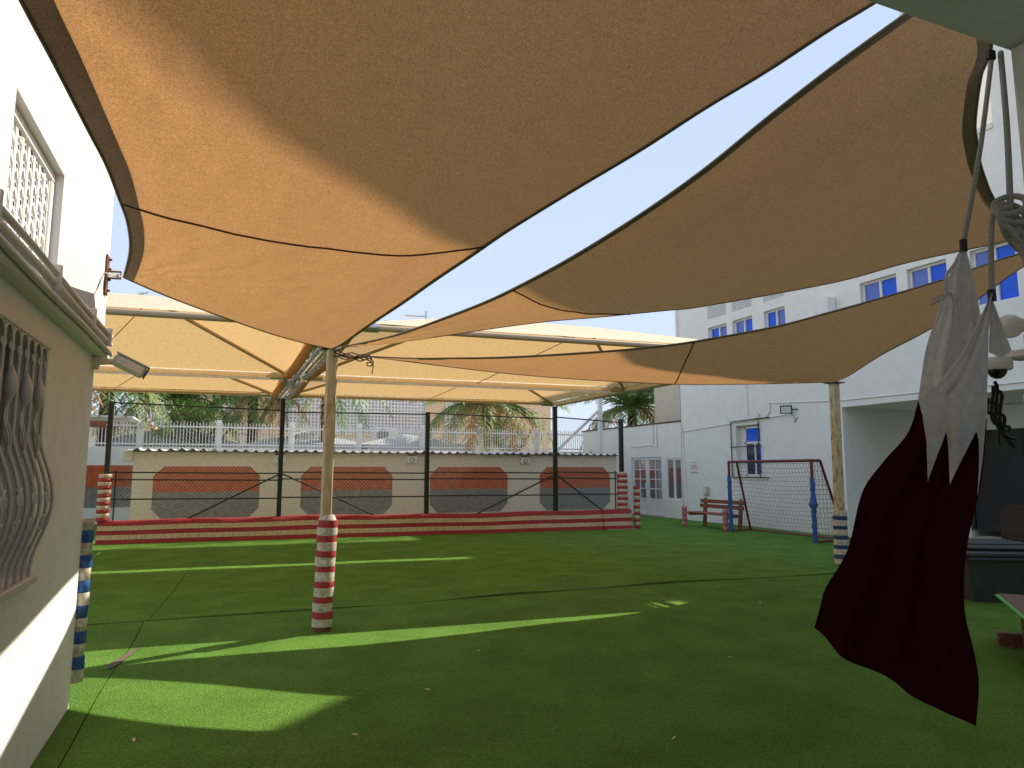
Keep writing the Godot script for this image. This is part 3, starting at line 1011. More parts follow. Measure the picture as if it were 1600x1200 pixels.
func background() -> void:
	# white picket fence on a wall behind the shed
	var t := thing("picket_fence", "white metal picket fence running behind the corrugated shed roof", "fence", V(5, 0, -28.5))
	obj("base_wall", boxed(V(-16, 0, -28.7), V(19, 2.45, -28.5)), M.grey_plaster, t)
	var st := mb()
	for i in 295:
		var x := -14.0 + 0.110 * i
		span(st, V(x - 0.012, 2.46, -28.62), V(x + 0.012, 3.40 + 0.02 * sin(i * 3.1), -28.585))
	tag(obj("picket_row", st, M.white_paint, t), "", "", "", "stuff")
	for y in [2.56, 3.22]:
		obj("rail", boxed(V(-14.1, y - 0.025, -28.58), V(18.4, y + 0.025, -28.545)), M.white_paint, t)
	for k in 13:
		var x := -13.5 + 2.65 * k
		obj("fence_post", boxed(V(x - 0.09, 2.452, -28.7), V(x + 0.09, 3.5, -28.622), 0.01), M.grey_plaster, t)
	# grey pitched tents
	var k := 0
	for q in [[-2.1, 2.6, 3.55, "grey pitched tent roof at the far left behind the pickets"], [3.4, 2.6, 3.45, "grey pitched tent roof behind the cream pole"], [8.2, 2.8, 3.40, "grey pitched tent roof right of the cream pole behind the pickets"]]:
		var tt := thing("tent", q[3], "tent", V(q[0], 0, -34), "grey tents behind the picket fence")
		st = mb()
		var x: float = q[0]
		var w: float = q[1]
		var h: float = q[2]
		var a := [V(x - w, 2.75, -31.5), V(x + w, 2.75, -31.5), V(x + w, 2.75, -36.5), V(x - w, 2.75, -36.5)]
		for i in 4:
			triangle(st, a[i], V(x, h, -34), a[(i + 1) % 4])
			quad(st, a[i], a[(i + 1) % 4], a[(i + 1) % 4] - V(0, 0.25, 0), a[i] - V(0, 0.25, 0))
		obj("roof", st, M.tent_grey, tt)
		for i in 4:
			obj("leg", rod(a[i], V(a[i].x, 0, a[i].z), 0.05, 6), M.silver_steel, tt)
		k += 1
	# villa with screens
	var v := thing("villa", "orange and cream villa with pale lattice screens beyond the fence", "building", V(8, 0, -52))
	obj("wall", boxed(V(-2.5, 0, -60), V(22, 8.6, -46)), M.villa_orange, v)
	obj("terrace_wall", boxed(V(-4.5, 0, -46), V(20, 3.7, -43.5)), M.villa_cream, v)
	obj("terrace_coping", boxed(V(-4.6, 3.702, -46), V(20.1, 3.85, -43.4), 0.02), M.villa_orange, v)
	for q in [[-0.6, 3.9, 1.0, 6.9], [3.2, 3.9, 12.4, 7.0], [14.0, 3.9, 14.9, 6.6], [16.2, 3.9, 17.2, 6.8], [18.0, 3.9, 18.8, 6.8]]:
		var sc := obj("screen_back", boxed(V(q[0], q[1], -46.0 + 0.002), V(q[2], q[3], -45.94)), M.tent_grey, v)
		var lat := mb()
		var nx := int((q[2] - q[0]) / 0.22)
		var ny := int((q[3] - q[1]) / 0.22)
		for i in nx + 1:
			var x := lerpf(q[0], q[2], i / float(nx))
			span(lat, V(x - 0.05, q[1], -45.94), V(x + 0.05, q[3], -45.88))
		for i in ny + 1:
			var y := lerpf(q[1], q[3], i / float(ny))
			span(lat, V(q[0], y - 0.045, -45.935), V(q[2], y + 0.045, -45.885))
		sub("lattice", lat, M.villa_screen, sc)
	for i in 6:
		var ar := mb()
		var ap := []
		for j in 11:
			var a := PI * j / 10.0
			ap.append(V(4.2 + 1.45 * i - 0.6 * cos(a), 6.2 + 0.55 * sin(a), -45.85))
		tube(ar, ap, 0.06, 5)
		obj("arch", ar, M.white_paint, v)
	obj("cornice", boxed(V(3.0, 7.05, -46), V(12.6, 7.25, -45.75), 0.02), M.villa_screen, v)
	st = mb()
	for s in [-0.28, 0.28]:
		tube(st, [V(14.55 + s, 3.9, -45.5), V(14.55 + s, 8.3, -45.5)], 0.05, 6)
	for i in 13:
		tube(st, [V(14.27, 4.1 + 0.33 * i, -45.5), V(14.83, 4.1 + 0.33 * i, -45.5)], 0.035, 5)
	obj("roof_ladder", st, M.white_paint, v)
	# air conditioner and posts near the picket fence
	var ac := thing("air_conditioner", "white outdoor air conditioner with a round fan by the pickets", "air conditioner", V(8.1, 3.0, -38.2))
	obj("housing", boxed(V(7.55, 3.05, -38.6), V(8.75, 3.95, -38.1), 0.02), M.white_paint, ac)
	obj("fan", rod(V(8.0, 3.5, -38.1), V(8.0, 3.5, -38.05), 0.33, 20), M.grey_paint, ac)
	obj("stand", boxed(V(7.6, 0.0, -38.55), V(8.7, 3.048, -38.15)), M.villa_orange, ac)
	var lp := thing("street_light", "tall street light rising above the cream canopy", "street light", V(10.85, 0, -40))
	obj("mast", rod(V(10.85, 0, -40), V(10.85, 11.15, -40), 0.07, 8), M.silver_steel, lp)
	st = mb()
	tube(st, [V(10.85, 10.85, -40), V(10.5, 10.8, -40), V(10.1, 10.78, -40)], 0.045, 6)
	box(st, V(9.9, 10.78, -40), V(0.6, 0.08, 0.25), Basis(), 0.02)
	obj("arm", st, M.silver_steel, lp)
	var sp := thing("steel_prop", "white steel post with a diagonal brace near the right fence end", "post", V(12.8, 0, -21.6))
	obj("post", boxed(V(12.62, 2.2, -22.4), V(12.76, 5.6, -22.26), 0.01), M.white_paint, sp)
	obj("foot", boxed(V(12.6, 0, -22.42), V(12.78, 2.198, -22.24), 0.01), M.grey_plaster, sp)
	st = mb()
	bar(st, V(12.6, 3.75, -22.33), V(10.9, 2.28, -22.33), 0.09, 0.09)
	obj("brace", st, M.off_white_paint, sp)
	# tarpaulin bundle on the roof and a plank on the left
	st = mb()
	var rows := []
	for i in 9:
		var row := []
		for j in 30:
			var x := 6.4 + 5.0 * j / 29.0
			var a := PI * i / 8.0
			row.append(V(x, 2.15 + (0.08 + 0.04 * sin(j * 1.3) + 0.03 * sin(j * 3.7 + i)) * sin(a), -24.2 - 0.5 * cos(a)))
		rows.append(row)
	grid(st, rows)
	tag(obj("tarpaulin", st, M.teal_tarp), "crumpled teal tarpaulin lying on the shed roof", "tarpaulin")
	var pk := thing("lean_to_roof", "small lean-to roof with a timber edge at the far left", "roof", V(-4.6, 0, -21.5))
	obj("sheet", boxed(V(-8.5, 2.98, -22.6), V(-2.3, 3.03, -20.8)), M.corrugated, pk)
	obj("timber", boxed(V(-8.5, 2.72, -20.9), V(-2.9, 2.88, -20.75), 0.01), M.bench_wood, pk)
	for x in [-8.2, -4.8]:
		obj("post", boxed(V(x - 0.06, 0, -21.4), V(x + 0.06, 2.978, -21.28)), M.off_white_paint, pk)
	# palms
	var fr := [frond_mesh(2.5, 0.20, 1), frond_mesh(2.5, 0.45, 2), frond_mesh(2.5, 0.80, 3)]
	palm(V(-4.3, 0, -29.6), 4.7, 1.35, "date palm with drooping fronds at the far left edge", fr, 56, 11)
	palm(V(0.95, 0, -33.0), 5.15, 1.35, "date palm with a thick trunk left of the middle fence post", fr, 60, 12)
	palm(V(4.0, 0, -32.0), 5.6, 1.6, "date palm directly behind the cream pole", fr, 60, 13)
	palm(V(11.3, 0, -31.0), 4.6, 1.65, "bushy date palm left of the right canopy post", fr, 72, 14)
	palm(V(16.4, 0, -26.2), 4.25, 1.35, "tall yellowing date palm by the annexe roof", fr, 64, 15)
	palm(V(-2.2, 0, -34.5), 4.7, 1.6, "pale date palm behind the leafy green tree", fr, 64, 16)
	leafy_tree(V(-0.9, 0, -31.0), 5.2, 2.4, "dense bright green leafy tree between the left palms", 21)
	leafy_tree(V(13.6, 0, -33.5), 4.9, 2.2, "small green tree between the two right palms", 22)
	# house far left to close the view
	var h := thing("far_house", "plain cream house far behind the left palms", "building", V(-22, 0, -70))
	obj("wall", boxed(V(-40, 0, -78), V(-6, 5.2, -64)), M.villa_cream, h)
	obj("roof_edge", boxed(V(-40.3, 5.202, -78.3), V(-5.7, 5.5, -63.7), 0.02), M.villa_orange, h)

# ---------------------------------------------------------------- canopy behind the sails
func canopy() -> void:
	var H := 3.45
	var t := thing("hip_canopy", "large cream hip-roofed shade canopy on a pipe frame over the pitch", "canopy", V(1.25, 0, -13.4))
	var ex := V(0.9976, 0, 0.0690)
	var ez := V(0, 0, -1)
	var node := func(i: int, j: int) -> Vector3:   # i: -1, 0, 1 across; j: 0 near, 1 middle, 2 far
		var zz: float = [-8.68, -13.85, -17.45][j]
		return V([1.25, 1.22, 1.19][j], H, zz) + ex * 7.15 * i
	for i in [-1, 0]:
		for j in 2:
			var a: Vector3 = node.call(i, j)
			var b: Vector3 = node.call(i + 1, j)
			var c: Vector3 = node.call(i + 1, j + 1)
			var d: Vector3 = node.call(i, j + 1)
			var g := 0.34   # half slit towards the next module
			a += ex * 0.17 + ez * (0.02 if j == 0 else g)
			b += -ex * 0.17 + ez * (0.02 if j == 0 else g)
			c += -ex * 0.17 - ez * (0.06 if j == 0 else 0.02)
			d += ex * 0.17 - ez * (0.06 if j == 0 else 0.02)
			var rise := 0.74 if j == 0 else 0.62
			var r0 := (a + d) / 2.0 + ex * 2.2 + V(0, rise, 0)
			var r1 := (b + c) / 2.0 - ex * 2.2 + V(0, rise, 0)
			for q in [[a, b, r1, r0], [c, d, r0, r1], [b, c, r1, r1], [d, a, r0, r0]]:
				var rows := []
				for u in 9:
					var row := []
					for v in 13:
						var p: Vector3 = q[0].lerp(q[1], v / 12.0).lerp(q[3].lerp(q[2], v / 12.0), u / 8.0)
						p.y -= 0.045 * sin(PI * u / 8.0) * sin(PI * v / 12.0) + 0.03 * (1.0 - u / 8.0) * sin(PI * v / 12.0) * 0.0
						row.append(p)
					rows.append(row)
				var st := mb()
				grid(st, rows)
				var pn := obj("fabric_panel", st, M.canopy_cloth, t)
				# pocket that wraps the edge pipe
				var hem := mb()
				var hp := [[], []]
				for v in 13:
					var e: Vector3 = rows[0][v]
					hp[0].append(e - V(0, 0.015, 0))
					hp[1].append(e - V(0, 0.10, 0))
				grid(hem, hp)
				sub("edge_pocket", hem, M.canopy_cloth, pn)
			# hip rafters and ridge
			for q in [[a, r0], [d, r0], [b, r1], [c, r1], [r0, r1]]:
				obj("rafter", rod(q[0] - V(0, 0.05, 0), q[1] - V(0, 0.05, 0), 0.032, 8), M.cream_pipe, t)
			for q in [[r0, (a + b) / 2.0], [r1, (c + d) / 2.0]]:
				obj("stay_cable", rod(q[0] - V(0, 0.06, 0), q[1] - V(0, 0.05, 0), 0.007, 5), M.rust_edge, t)
	# edge and valley pipes
	for j in 3:
		for i in [-1, 0]:
			obj("beam", rod(node.call(i, j) - V(0, 0.06, 0), node.call(i + 1, j) - V(0, 0.06, 0), 0.036, 10), M.cream_pipe, t)
	for i in [-1, 0, 1]:
		for j in 2:
			obj("side_beam", rod(node.call(i, j) - V(0, 0.07, 0), node.call(i, j + 1) - V(0, 0.07, 0), 0.05, 10), M.cream_pipe, t)
	# dark gutters with torn lining along the valley
	for j in 2:
		var p0: Vector3 = node.call(0, j)
		var p1: Vector3 = node.call(0, j + 1)
		for s in [-1.0, 1.0]:
			var st := mb()
			var rows := [[], [], []]
			for k in 15:
				var p: Vector3 = p0.lerp(p1, k / 14.0)
				p.y -= 0.10 * sin(PI * k / 14.0)
				rows[0].append(p + ex * s * 0.165)
				rows[1].append(p + ex * s * 0.20 - V(0, 0.15, 0))
				rows[2].append(p + ex * s * 0.29 - V(0, 0.03, 0))
			grid(st, rows)
			obj("gutter_flap", st, M.sail_cloth, t)
			var ln := mb()
			var lr := [[], [], []]
			for k in 41:
				var p: Vector3 = p0.lerp(p1, 0.04 + 0.92 * k / 40.0)
				var dip := 0.13 + 0.10 * sin(PI * k / 40.0)
				lr[0].append(p + ex * s * 0.02 - V(0, dip - 0.02 + 0.012 * sin(k * 2.1), 0))
				lr[1].append(p + ex * s * (0.065 + 0.012 * sin(k * 1.3)) - V(0, dip + 0.03 * sin(k * 1.7 + s), 0))
				lr[2].append(p + ex * s * (0.12 + 0.018 * sin(k * 2.9)) - V(0, dip - 0.03 + 0.02 * sin(k * 0.9), 0))
			grid(ln, lr)
			obj("torn_lining", ln, M.torn_lining, t)
	# bright pipe clamps at the nodes
	for j in 3:
		for i in [0, 1]:
			var p: Vector3 = node.call(i, j) - V(0, 0.06, 0)
			for s in [-1.0, 1.0]:
				if i == 1 and s > 0: continue
				obj("clamp", rod(p + ex * s * 0.12, p + ex * s * 0.48, 0.062, 10), M.silver_steel, t)
				obj("clamp", rod(p + ex * s * 0.10 + V(0, 0.0, 0), p + ex * s * 0.42 + V(0, 0.10, 0), 0.045, 10), M.silver_steel, t)
	# columns outside the view on the left carry the frame
	for j in 3:
		var p: Vector3 = node.call(-1, j)
		obj("column", rod(V(p.x, 0, p.z), p - V(0, 0.1, 0), 0.06, 10), M.black_steel, t)

# ---------------------------------------------------------------- fence and barrier
func fence_and_barrier() -> void:
	var A := V(-2.473, 0, -17.63)
	var ex := (V(10.367, 0, -16.77) - A).normalized()
	var at := func(x: float, y: float, off := 0.0) -> Vector3: return A + ex * (x + 2.473) + V(0, y, 0) + V(-ex.z, 0, ex.x) * off
	var t := thing("chain_link_fence", "black framed chain-link fence in front of the painted shed", "fence", A)
	var px := [-2.38, 1.24, 4.75, 8.24, 10.22]
	var ph := [3.12, 3.30, 3.07, 3.32, 3.02]
	for k in 5:
		var st := mb()
		bar(st, at.call(px[k], 0.0), at.call(px[k], ph[k]), 0.11, 0.10, 0.006)
		var p := obj("post", st, M.black_steel, t)
	for k in 4:
		var h0: float = [3.10, 2.98, 3.05, 3.03][k]
		var h1: float = [3.02, 3.02, 2.98, 2.93][k]
		for q in [[h0, h1, 0.018], [1.56, 1.53, 0.018], [1.40, 1.37, 0.018], [0.97, 0.95, 0.018]]:
			obj("rail", rod(at.call(px[k] + 0.055, q[0]), at.call(px[k + 1] - 0.055, q[1]), q[2], 6), M.black_steel, t)
	for q in [[-0.9, 0.42, 1.24, 1.52], [1.24, 1.54, 3.6, 0.45], [5.95, 0.45, 8.24, 1.50], [8.24, 1.50, 9.7, 0.45]]:
		obj("brace", rod(at.call(q[0], q[1], 0.03), at.call(q[2], q[3], 0.03), 0.02, 6), M.black_steel, t)
	for x in [-2.2, 10.02]:
		obj("end_bar", rod(at.call(x, 0.3, 0.0), at.call(x, 1.6, 0.0), 0.017, 6), M.black_steel, t)
	# chain link: two families of zigzag wires
	var st := mb()
	var cell := 0.085
	var W := 12.55
	var Ht := 2.98
	for s in [1.0, -1.0]:
		var c := -Ht
		while c < W:
			var x0 := maxf(c, 0.0)
			var x1 := minf(c + Ht, W)
			if x1 - x0 > 0.02:
				var y0 := x0 - c
				var y1 := x1 - c
				var p0: Vector3 = at.call(-2.36 + (x0 if s > 0 else W - x0), 0.05 + y0, -0.02)
				var p1: Vector3 = at.call(-2.36 + (x1 if s > 0 else W - x1), 0.05 + y1, -0.02)
				tube(st, [p0, p1], 0.0023, 3, false)
			c += cell
	tag(obj("chain_link", st, M.wire, t), "", "", "", "stuff")
	# barrier: striped foam in front
	var b := thing("foam_barrier", "long red and cream striped foam barrier along the fence foot", "barrier", V(4, 0, -17.1))
	var n := 5
	for seg in [[-2.47, 5.6, 0.0], [5.6, 9.85, 0.012], [9.55, 10.40, 0.05]]:
		for i in n:
			var sm := mb()
			var rows := [[], []]
			var steps := 44
			for k in steps + 1:
				var x := lerpf(seg[0], seg[1], k / float(steps))
				for e in 2:
					var y := (i + e) / float(n)
					var hh := 0.50 + 0.012 * sin(x * 0.8) - 0.01 * sin(x * 2.3)
					var off := 0.12 + 0.10 * (1.0 - y) + 0.015 * sin(x * 1.1 + y * 2.0) + 0.006 * sin(x * 5.7 + y * 9.0) + float(seg[2])
					rows[e].append(at.call(x, 0.015 + hh * y, off))
			grid(sm, rows)
			if i == n - 1:
				var top := [[], []]
				for k in steps + 1:
					top[0].append(rows[1][k])
					top[1].append(rows[1][k] + V(0, 0.015, -0.16))
				grid(sm, top)
			obj("stripe", sm, M.barrier_red if i % 2 == 0 else M.cream_vinyl, b)
	var core := mb()
	bar(core, at.call(-2.45, 0.24, 0.04), at.call(10.35, 0.24, 0.04), 0.10, 0.44)
	obj("core", core, M.cream_vinyl, b)
	var ap := mb()
	var rr := [[], []]
	for k in 13:
		var x := 9.62 + 0.85 * k / 12.0
		rr[0].append(at.call(x, 0.03 + 0.004 * sin(k * 1.9), 0.22))
		rr[1].append(at.call(x, 0.028, 0.36 + 0.015 * sin(k * 1.3)))
	grid(ap, rr)
	obj("loose_end", ap, M.cream_vinyl, b)
	# striped sleeves round the end posts
	for q in [["fence_post_pad", "red and white striped pad round the left fence post", -2.40, 0.50, 1.52, 0.13, 12, 0.02], ["fence_post_pad", "tall red and white striped pad round the right fence post", 10.22, 0.48, 1.56, 0.15, 14, 0.02], ["post_sleeve", "narrow red and white striped sleeve right of the barrier end", 10.62, 0.02, 1.17, 0.085, 13, 0.10]]:
		var x: float = q[2]
		var p := thing(q[0], q[1], "pad", at.call(x, q[3], q[7]), "striped sleeves at the fence ends")
		for i in int(q[6]):
			var y0 := lerpf(q[3], q[4], i / float(q[6]))
			var y1 := lerpf(q[3], q[4], (i + 1) / float(q[6]))
			var sm := mb()
			var o: Vector3 = at.call(x + 0.006 * sin(i * 1.9), 0.0, q[7])
			tube(sm, [o + V(0, y0, 0), o + V(0, y0 + 0.008, 0), o + V(0, y1 - 0.008, 0), o + V(0, y1, 0)], [q[5] - 0.008, q[5], q[5], q[5] - 0.008], 14)
			obj("stripe", sm, M.red_vinyl if i % 2 == 0 else M.white_vinyl, p)

# ---------------------------------------------------------------- sails
func coons(e0: Array, e1: Array, f0: Array, f1: Array, k := 1.0) -> Array:
	# e0, e1 run along s (t = 0 and 1); f0, f1 run along t (s = 0 and 1) and pull the cloth in near their own side
	var ns := e0.size() - 1
	var nt := f0.size() - 1
	var rows := []
	for j in nt + 1:
		var t := j / float(nt)
		var row := []
		var c0: Vector3 = f0[j] - e0[0].lerp(e1[0], t)
		var c1: Vector3 = f1[j] - e0[ns].lerp(e1[ns], t)
		for i in ns + 1:
			var s := i / float(ns)
			row.append(e0[i].lerp(e1[i], t) + c0 * pow(1 - s, k) + c1 * pow(s, k))
		rows.append(row)
	return rows

func sail(label: String, rows: Array, seams: Array, sag: float, hem_w: Array) -> Node3D:
	var nt := rows.size() - 1
	var ns: int = rows[0].size() - 1
	var base: Vector3 = rows[0][0]
	var t := thing("shade_sail", label, "shade sail", base, "tan shade sails over the yard")
	var corners := [rows[0][0], rows[0][ns], rows[nt][ns], rows[nt][0]]
	var wob := FastNoiseLite.new()
	wob.seed = 5
	wob.frequency = 1.1
	for j in range(1, nt):
		for i in range(1, ns):
			var p: Vector3 = rows[j][i]
			var k := minf(minf(i, ns - i), minf(j, nt - j)) / 9.0
			for c in corners:
				var dc := V(p.x - c.x, 0, p.z - c.z)
				var dl := dc.length()
				p.y += 0.016 * minf(k, 1.0) * exp(-dl / 0.7) * sin(atan2(dc.z, dc.x) * 26.0 + wob.get_noise_2d(p.x * 3.0, p.z * 3.0) * 3.0)
			rows[j][i] = p + V(0, 0.010 * minf(k, 1.0) * wob.get_noise_2d(p.x * 1.5, p.z * 0.7) - sag * sin(PI * i / ns) * sin(PI * j / nt), 0)
	var st := mb()
	grid(st, rows)
	obj("cloth", st, M.sail_cloth, t)
	# hems: a second layer along each edge, and a webbing rope in it
	var edges := []
	var inner := []
	var e := []
	var f := []
	for i in ns + 1:
		e.append(rows[0][i]); f.append(rows[5][i])
	edges.append(e); inner.append(f)
	e = []; f = []
	for i in ns + 1:
		e.append(rows[nt][i]); f.append(rows[nt - 5][i])
	edges.append(e); inner.append(f)
	e = []; f = []
	for j in nt + 1:
		e.append(rows[j][0]); f.append(rows[j][5])
	edges.append(e); inner.append(f)
	e = []; f = []
	for j in nt + 1:
		e.append(rows[j][ns]); f.append(rows[j][ns - 5])
	edges.append(e); inner.append(f)
	for k in 4:
		var a: Array = edges[k]
		if a[0].distance_to(a[a.size() - 1]) < 0.05: continue
		var hp := [[], []]
		for i in a.size():
			var d: Vector3 = inner[k][i] - a[i]
			var w := minf(hem_w[k], d.length())
			hp[0].append(a[i] - V(0, 0.004, 0))
			hp[1].append(a[i] + d.normalized() * w - V(0, 0.005, 0))
		var h := mb()
		grid(h, hp)
		obj("hem", h, M.hem_cloth, t)
		var c := mb()
		tube(c, a, 0.008, 6)
		obj("edge_webbing", c, M.webbing, t)
	for q in seams:
		var pts := []
		for i in 25:
			var a := i / 24.0
			var s: float
			var tt: float
			if q[0] == "s":      # runs across t at nearly constant s
				s = lerpf(q[1], q[2], a) + q[3] * sin(PI * a)
				tt = a
			else:
				tt = lerpf(q[1], q[2], a) + q[3] * sin(PI * a)
				s = a
			var fi := clampf(s * ns, 0.0, ns - 0.001)
			var fj := clampf(tt * nt, 0.0, nt - 0.001)
			var p0: Vector3 = rows[int(fj)][int(fi)].lerp(rows[int(fj)][int(fi) + 1], fi - int(fi))
			var p1: Vector3 = rows[int(fj) + 1][int(fi)].lerp(rows[int(fj) + 1][int(fi) + 1], fi - int(fi))
			pts.append(p0.lerp(p1, fj - int(fj)) - V(0, 0.006, 0))
		var sm := mb()
		tube(sm, pts, q[4] if q.size() > 4 else 0.008, 5)
		obj("seam", sm, M.seam_thread, t)
	return t

func cable(t: Node3D, a: Vector3, b: Vector3) -> void:
	obj("turnbuckle", rod(a.lerp(b, 0.25), a.lerp(b, 0.6), 0.014, 6), M.silver_steel, t)
	obj("tie_cable", rod(a, b, 0.006, 5), M.silver_steel, t)

func sails() -> void:
	var N := 96
	var K := 72
	# nearest sail: left edge, front edge, right edge; the near edge is behind the camera's upper frame
	var c1 := V(-0.70, 2.92, -5.32)
	var c2 := V(0.98, 2.85, -7.27)
	var c3 := V(2.72, 3.72, -1.50)
	var c4 := V(-0.74, 3.16, -1.78)
	var left := smooth_line([c1, V(-0.58, 2.90, -4.58), V(-0.53, 2.89, -4.04), V(-0.52, 2.88, -3.61), V(-0.52, 2.88, -3.24), V(-0.54, 2.89, -2.94), V(-0.58, 2.93, -2.55), V(-0.63, 3.0, -2.34), c4], K)
	var right := smooth_line([c2, V(1.04, 2.85, -6.93), V(1.11, 2.85, -5.96), V(1.20, 2.86, -5.06), V(1.27, 2.88, -4.40), V(1.35, 2.91, -3.91), V(1.43, 2.95, -3.51), V(1.61, 3.04, -3.04), V(1.77, 3.12, -2.69), V(1.94, 3.23, -2.42), V(2.11, 3.33, -2.20), V(2.27, 3.44, -1.99), V(2.37, 3.50, -1.88), c3], K)
	var front := smooth_line([c1, V(-0.46, 2.90, -5.69), V(-0.11, 2.87, -6.10), V(0.32, 2.85, -6.63), V(0.71, 2.85, -7.06), c2], N)
	var near := smooth_line([c4, V(0.4, 3.30, -1.88), V(1.4, 3.46, -1.86), V(2.1, 3.56, -1.76), c3], N)
	var t := sail("nearest tan shade sail stretching from the left wall overhead", coons(front, near, left, right), [["t", 0.455, 0.56, 0.0, 0.006]], 0.0, [0.03, 0.03, 0.095, 0.032])
	cable(t, c1, V(-0.885, 3.02, -5.63))
	cable(t, c3, V(2.95, 3.85, -0.92))
	cable(t, c4, V(-0.87, 3.2, -1.5))
	# second sail
	var d2 := V(2.86, 3.74, -1.74)
	var d3 := V(6.25, 3.62, -3.61)
	var s0 := V(1.06, 2.85, -7.12)
	var up := smooth_line([s0, V(1.35, 2.85, -6.49), V(1.50, 2.86, -6.08), V(1.65, 2.86, -5.40), V(1.78, 2.87, -4.82), V(1.90, 2.91, -4.33), V(1.99, 2.95, -3.77), V(2.13, 3.05, -3.25), V(2.23, 3.15, -2.80), V(2.36, 3.30, -2.47), V(2.50, 3.44, -2.20), V(2.69, 3.60, -1.98), d2], N)
	var low := smooth_line([s0, V(1.59, 2.92, -7.01), V(2.08, 2.99, -6.79), V(2.41, 3.03, -6.54), V(2.90, 3.08, -6.19), V(3.34, 3.11, -5.94), V(3.70, 3.15, -5.80), V(3.96, 3.17, -5.64), V(4.28, 3.20, -5.44), V(5.20, 3.35, -4.73), V(5.55, 3.44, -4.20), V(6.10, 3.55, -3.70), d3], N)
	var rt := smooth_line([d2, V(3.25, 3.60, -1.96), V(3.30, 3.50, -2.05), V(3.51, 3.40, -2.23), V(3.68, 3.38, -2.34), V(4.12, 3.38, -2.60), V(4.94, 3.45, -3.03), d3], K)
	var pole0 := []
	for i in K + 1: pole0.append(s0)
	t = sail("middle tan shade sail rising to the porch on the right", coons(up, low, pole0, rt, 4.0), [["s", 0.465, 0.46, -0.02, 0.006]], 0.03, [0.035, 0.03, 0.0, 0.06])
	cable(t, d2, V(3.0, 3.85, -0.92))
	cable(t, d3, V(13.88, 4.7, -3.3))
	cable(t, s0, V(0.99, 2.84, -7.31))
	# third sail, to the rusty pole
	var e0 := V(1.39, 2.84, -7.55)
	var e3 := V(8.55, 4.06, -4.62)
	var pp := V(9.60, 3.10, -8.80)
	up = smooth_line([e0, V(1.85, 2.84, -7.50), V(2.25, 2.84, -7.33), V(2.85, 2.83, -6.92), V(3.66, 2.85, -6.32), V(4.28, 2.92, -6.11), V(4.68, 2.98, -5.87), V(5.46, 3.15, -5.72), V(5.98, 3.30, -5.41), V(6.57, 3.48, -5.23), V(7.09, 3.65, -4.98), V(7.75, 3.90, -4.58), e3], N)
	low = smooth_line([e0, V(1.90, 2.83, -7.68), V(2.37, 2.81, -7.74), V(3.17, 2.76, -7.70), V(4.0, 2.73, -7.63), V(4.98, 2.74, -7.69), V(5.86, 2.77, -7.80), V(7.37, 2.87, -7.97), pp], N)
	rt = smooth_line([e3, V(8.32, 3.9, -4.91), V(7.99, 3.5, -5.37), V(7.98, 3.3, -5.92), V(8.36, 3.18, -6.87), V(9.18, 3.12, -8.09), pp], K)
	pole0 = []
	for i in K + 1: pole0.append(e0)
	t = sail("farthest tan shade sail tied to the rusty right pole", coons(up, low, pole0, rt, 4.0), [["s", 0.445, 0.50, 0.0]], 0.03, [0.04, 0.03, 0.0, 0.03])
	cable(t, e3, V(13.88, 5.3, -2.9))
	cable(t, pp, V(9.70, 3.13, -8.94))
	var rp := []
	for i in 12:
		rp.append(V(1.0, 2.83, -7.36).lerp(e0, i / 11.0) + V(0, -0.03 * sin(PI * i / 11.0), 0))
	var st := mb()
	tube(st, rp, 0.016, 6)
	obj("lashing", st, M.dark_rope, t)

# ---------------------------------------------------------------- poles
func pad_bands(p: Node3D, o: Vector3, top_shift: Vector3, y0: float, y1: float, n: int, r: float, ma: Material, mbb: Material) -> void:
	for i in n:
		var a := y0 + (y1 - y0) * (i + (0.12 * sin(i * 2.9) if i > 0 else 0.0)) / n
		var b := y0 + (y1 - y0) * (i + 1 + (0.12 * sin((i + 1) * 2.9) if i < n - 1 else 0.0)) / n
		var sm := mb()
		var ra := r * (1.0 + 0.03 * sin(i * 1.7))
		var pts := []
		var rad := []
		for q in [[0.0, 0.996], [0.05, 1.0], [0.5, 1.006], [0.95, 1.0], [1.0, 0.996]]:
			var y := lerpf(a, b, q[0])
			pts.append(o + V(0, y, 0) + top_shift * (y / y1) + V(0.004 * sin(i * 2.1), 0, 0.004 * cos(i * 1.3)))
			rad.append(ra * q[1])
		tube(sm, pts, rad, 18)
		obj("pad_band", sm, ma if i % 2 == 0 else mbb, p)

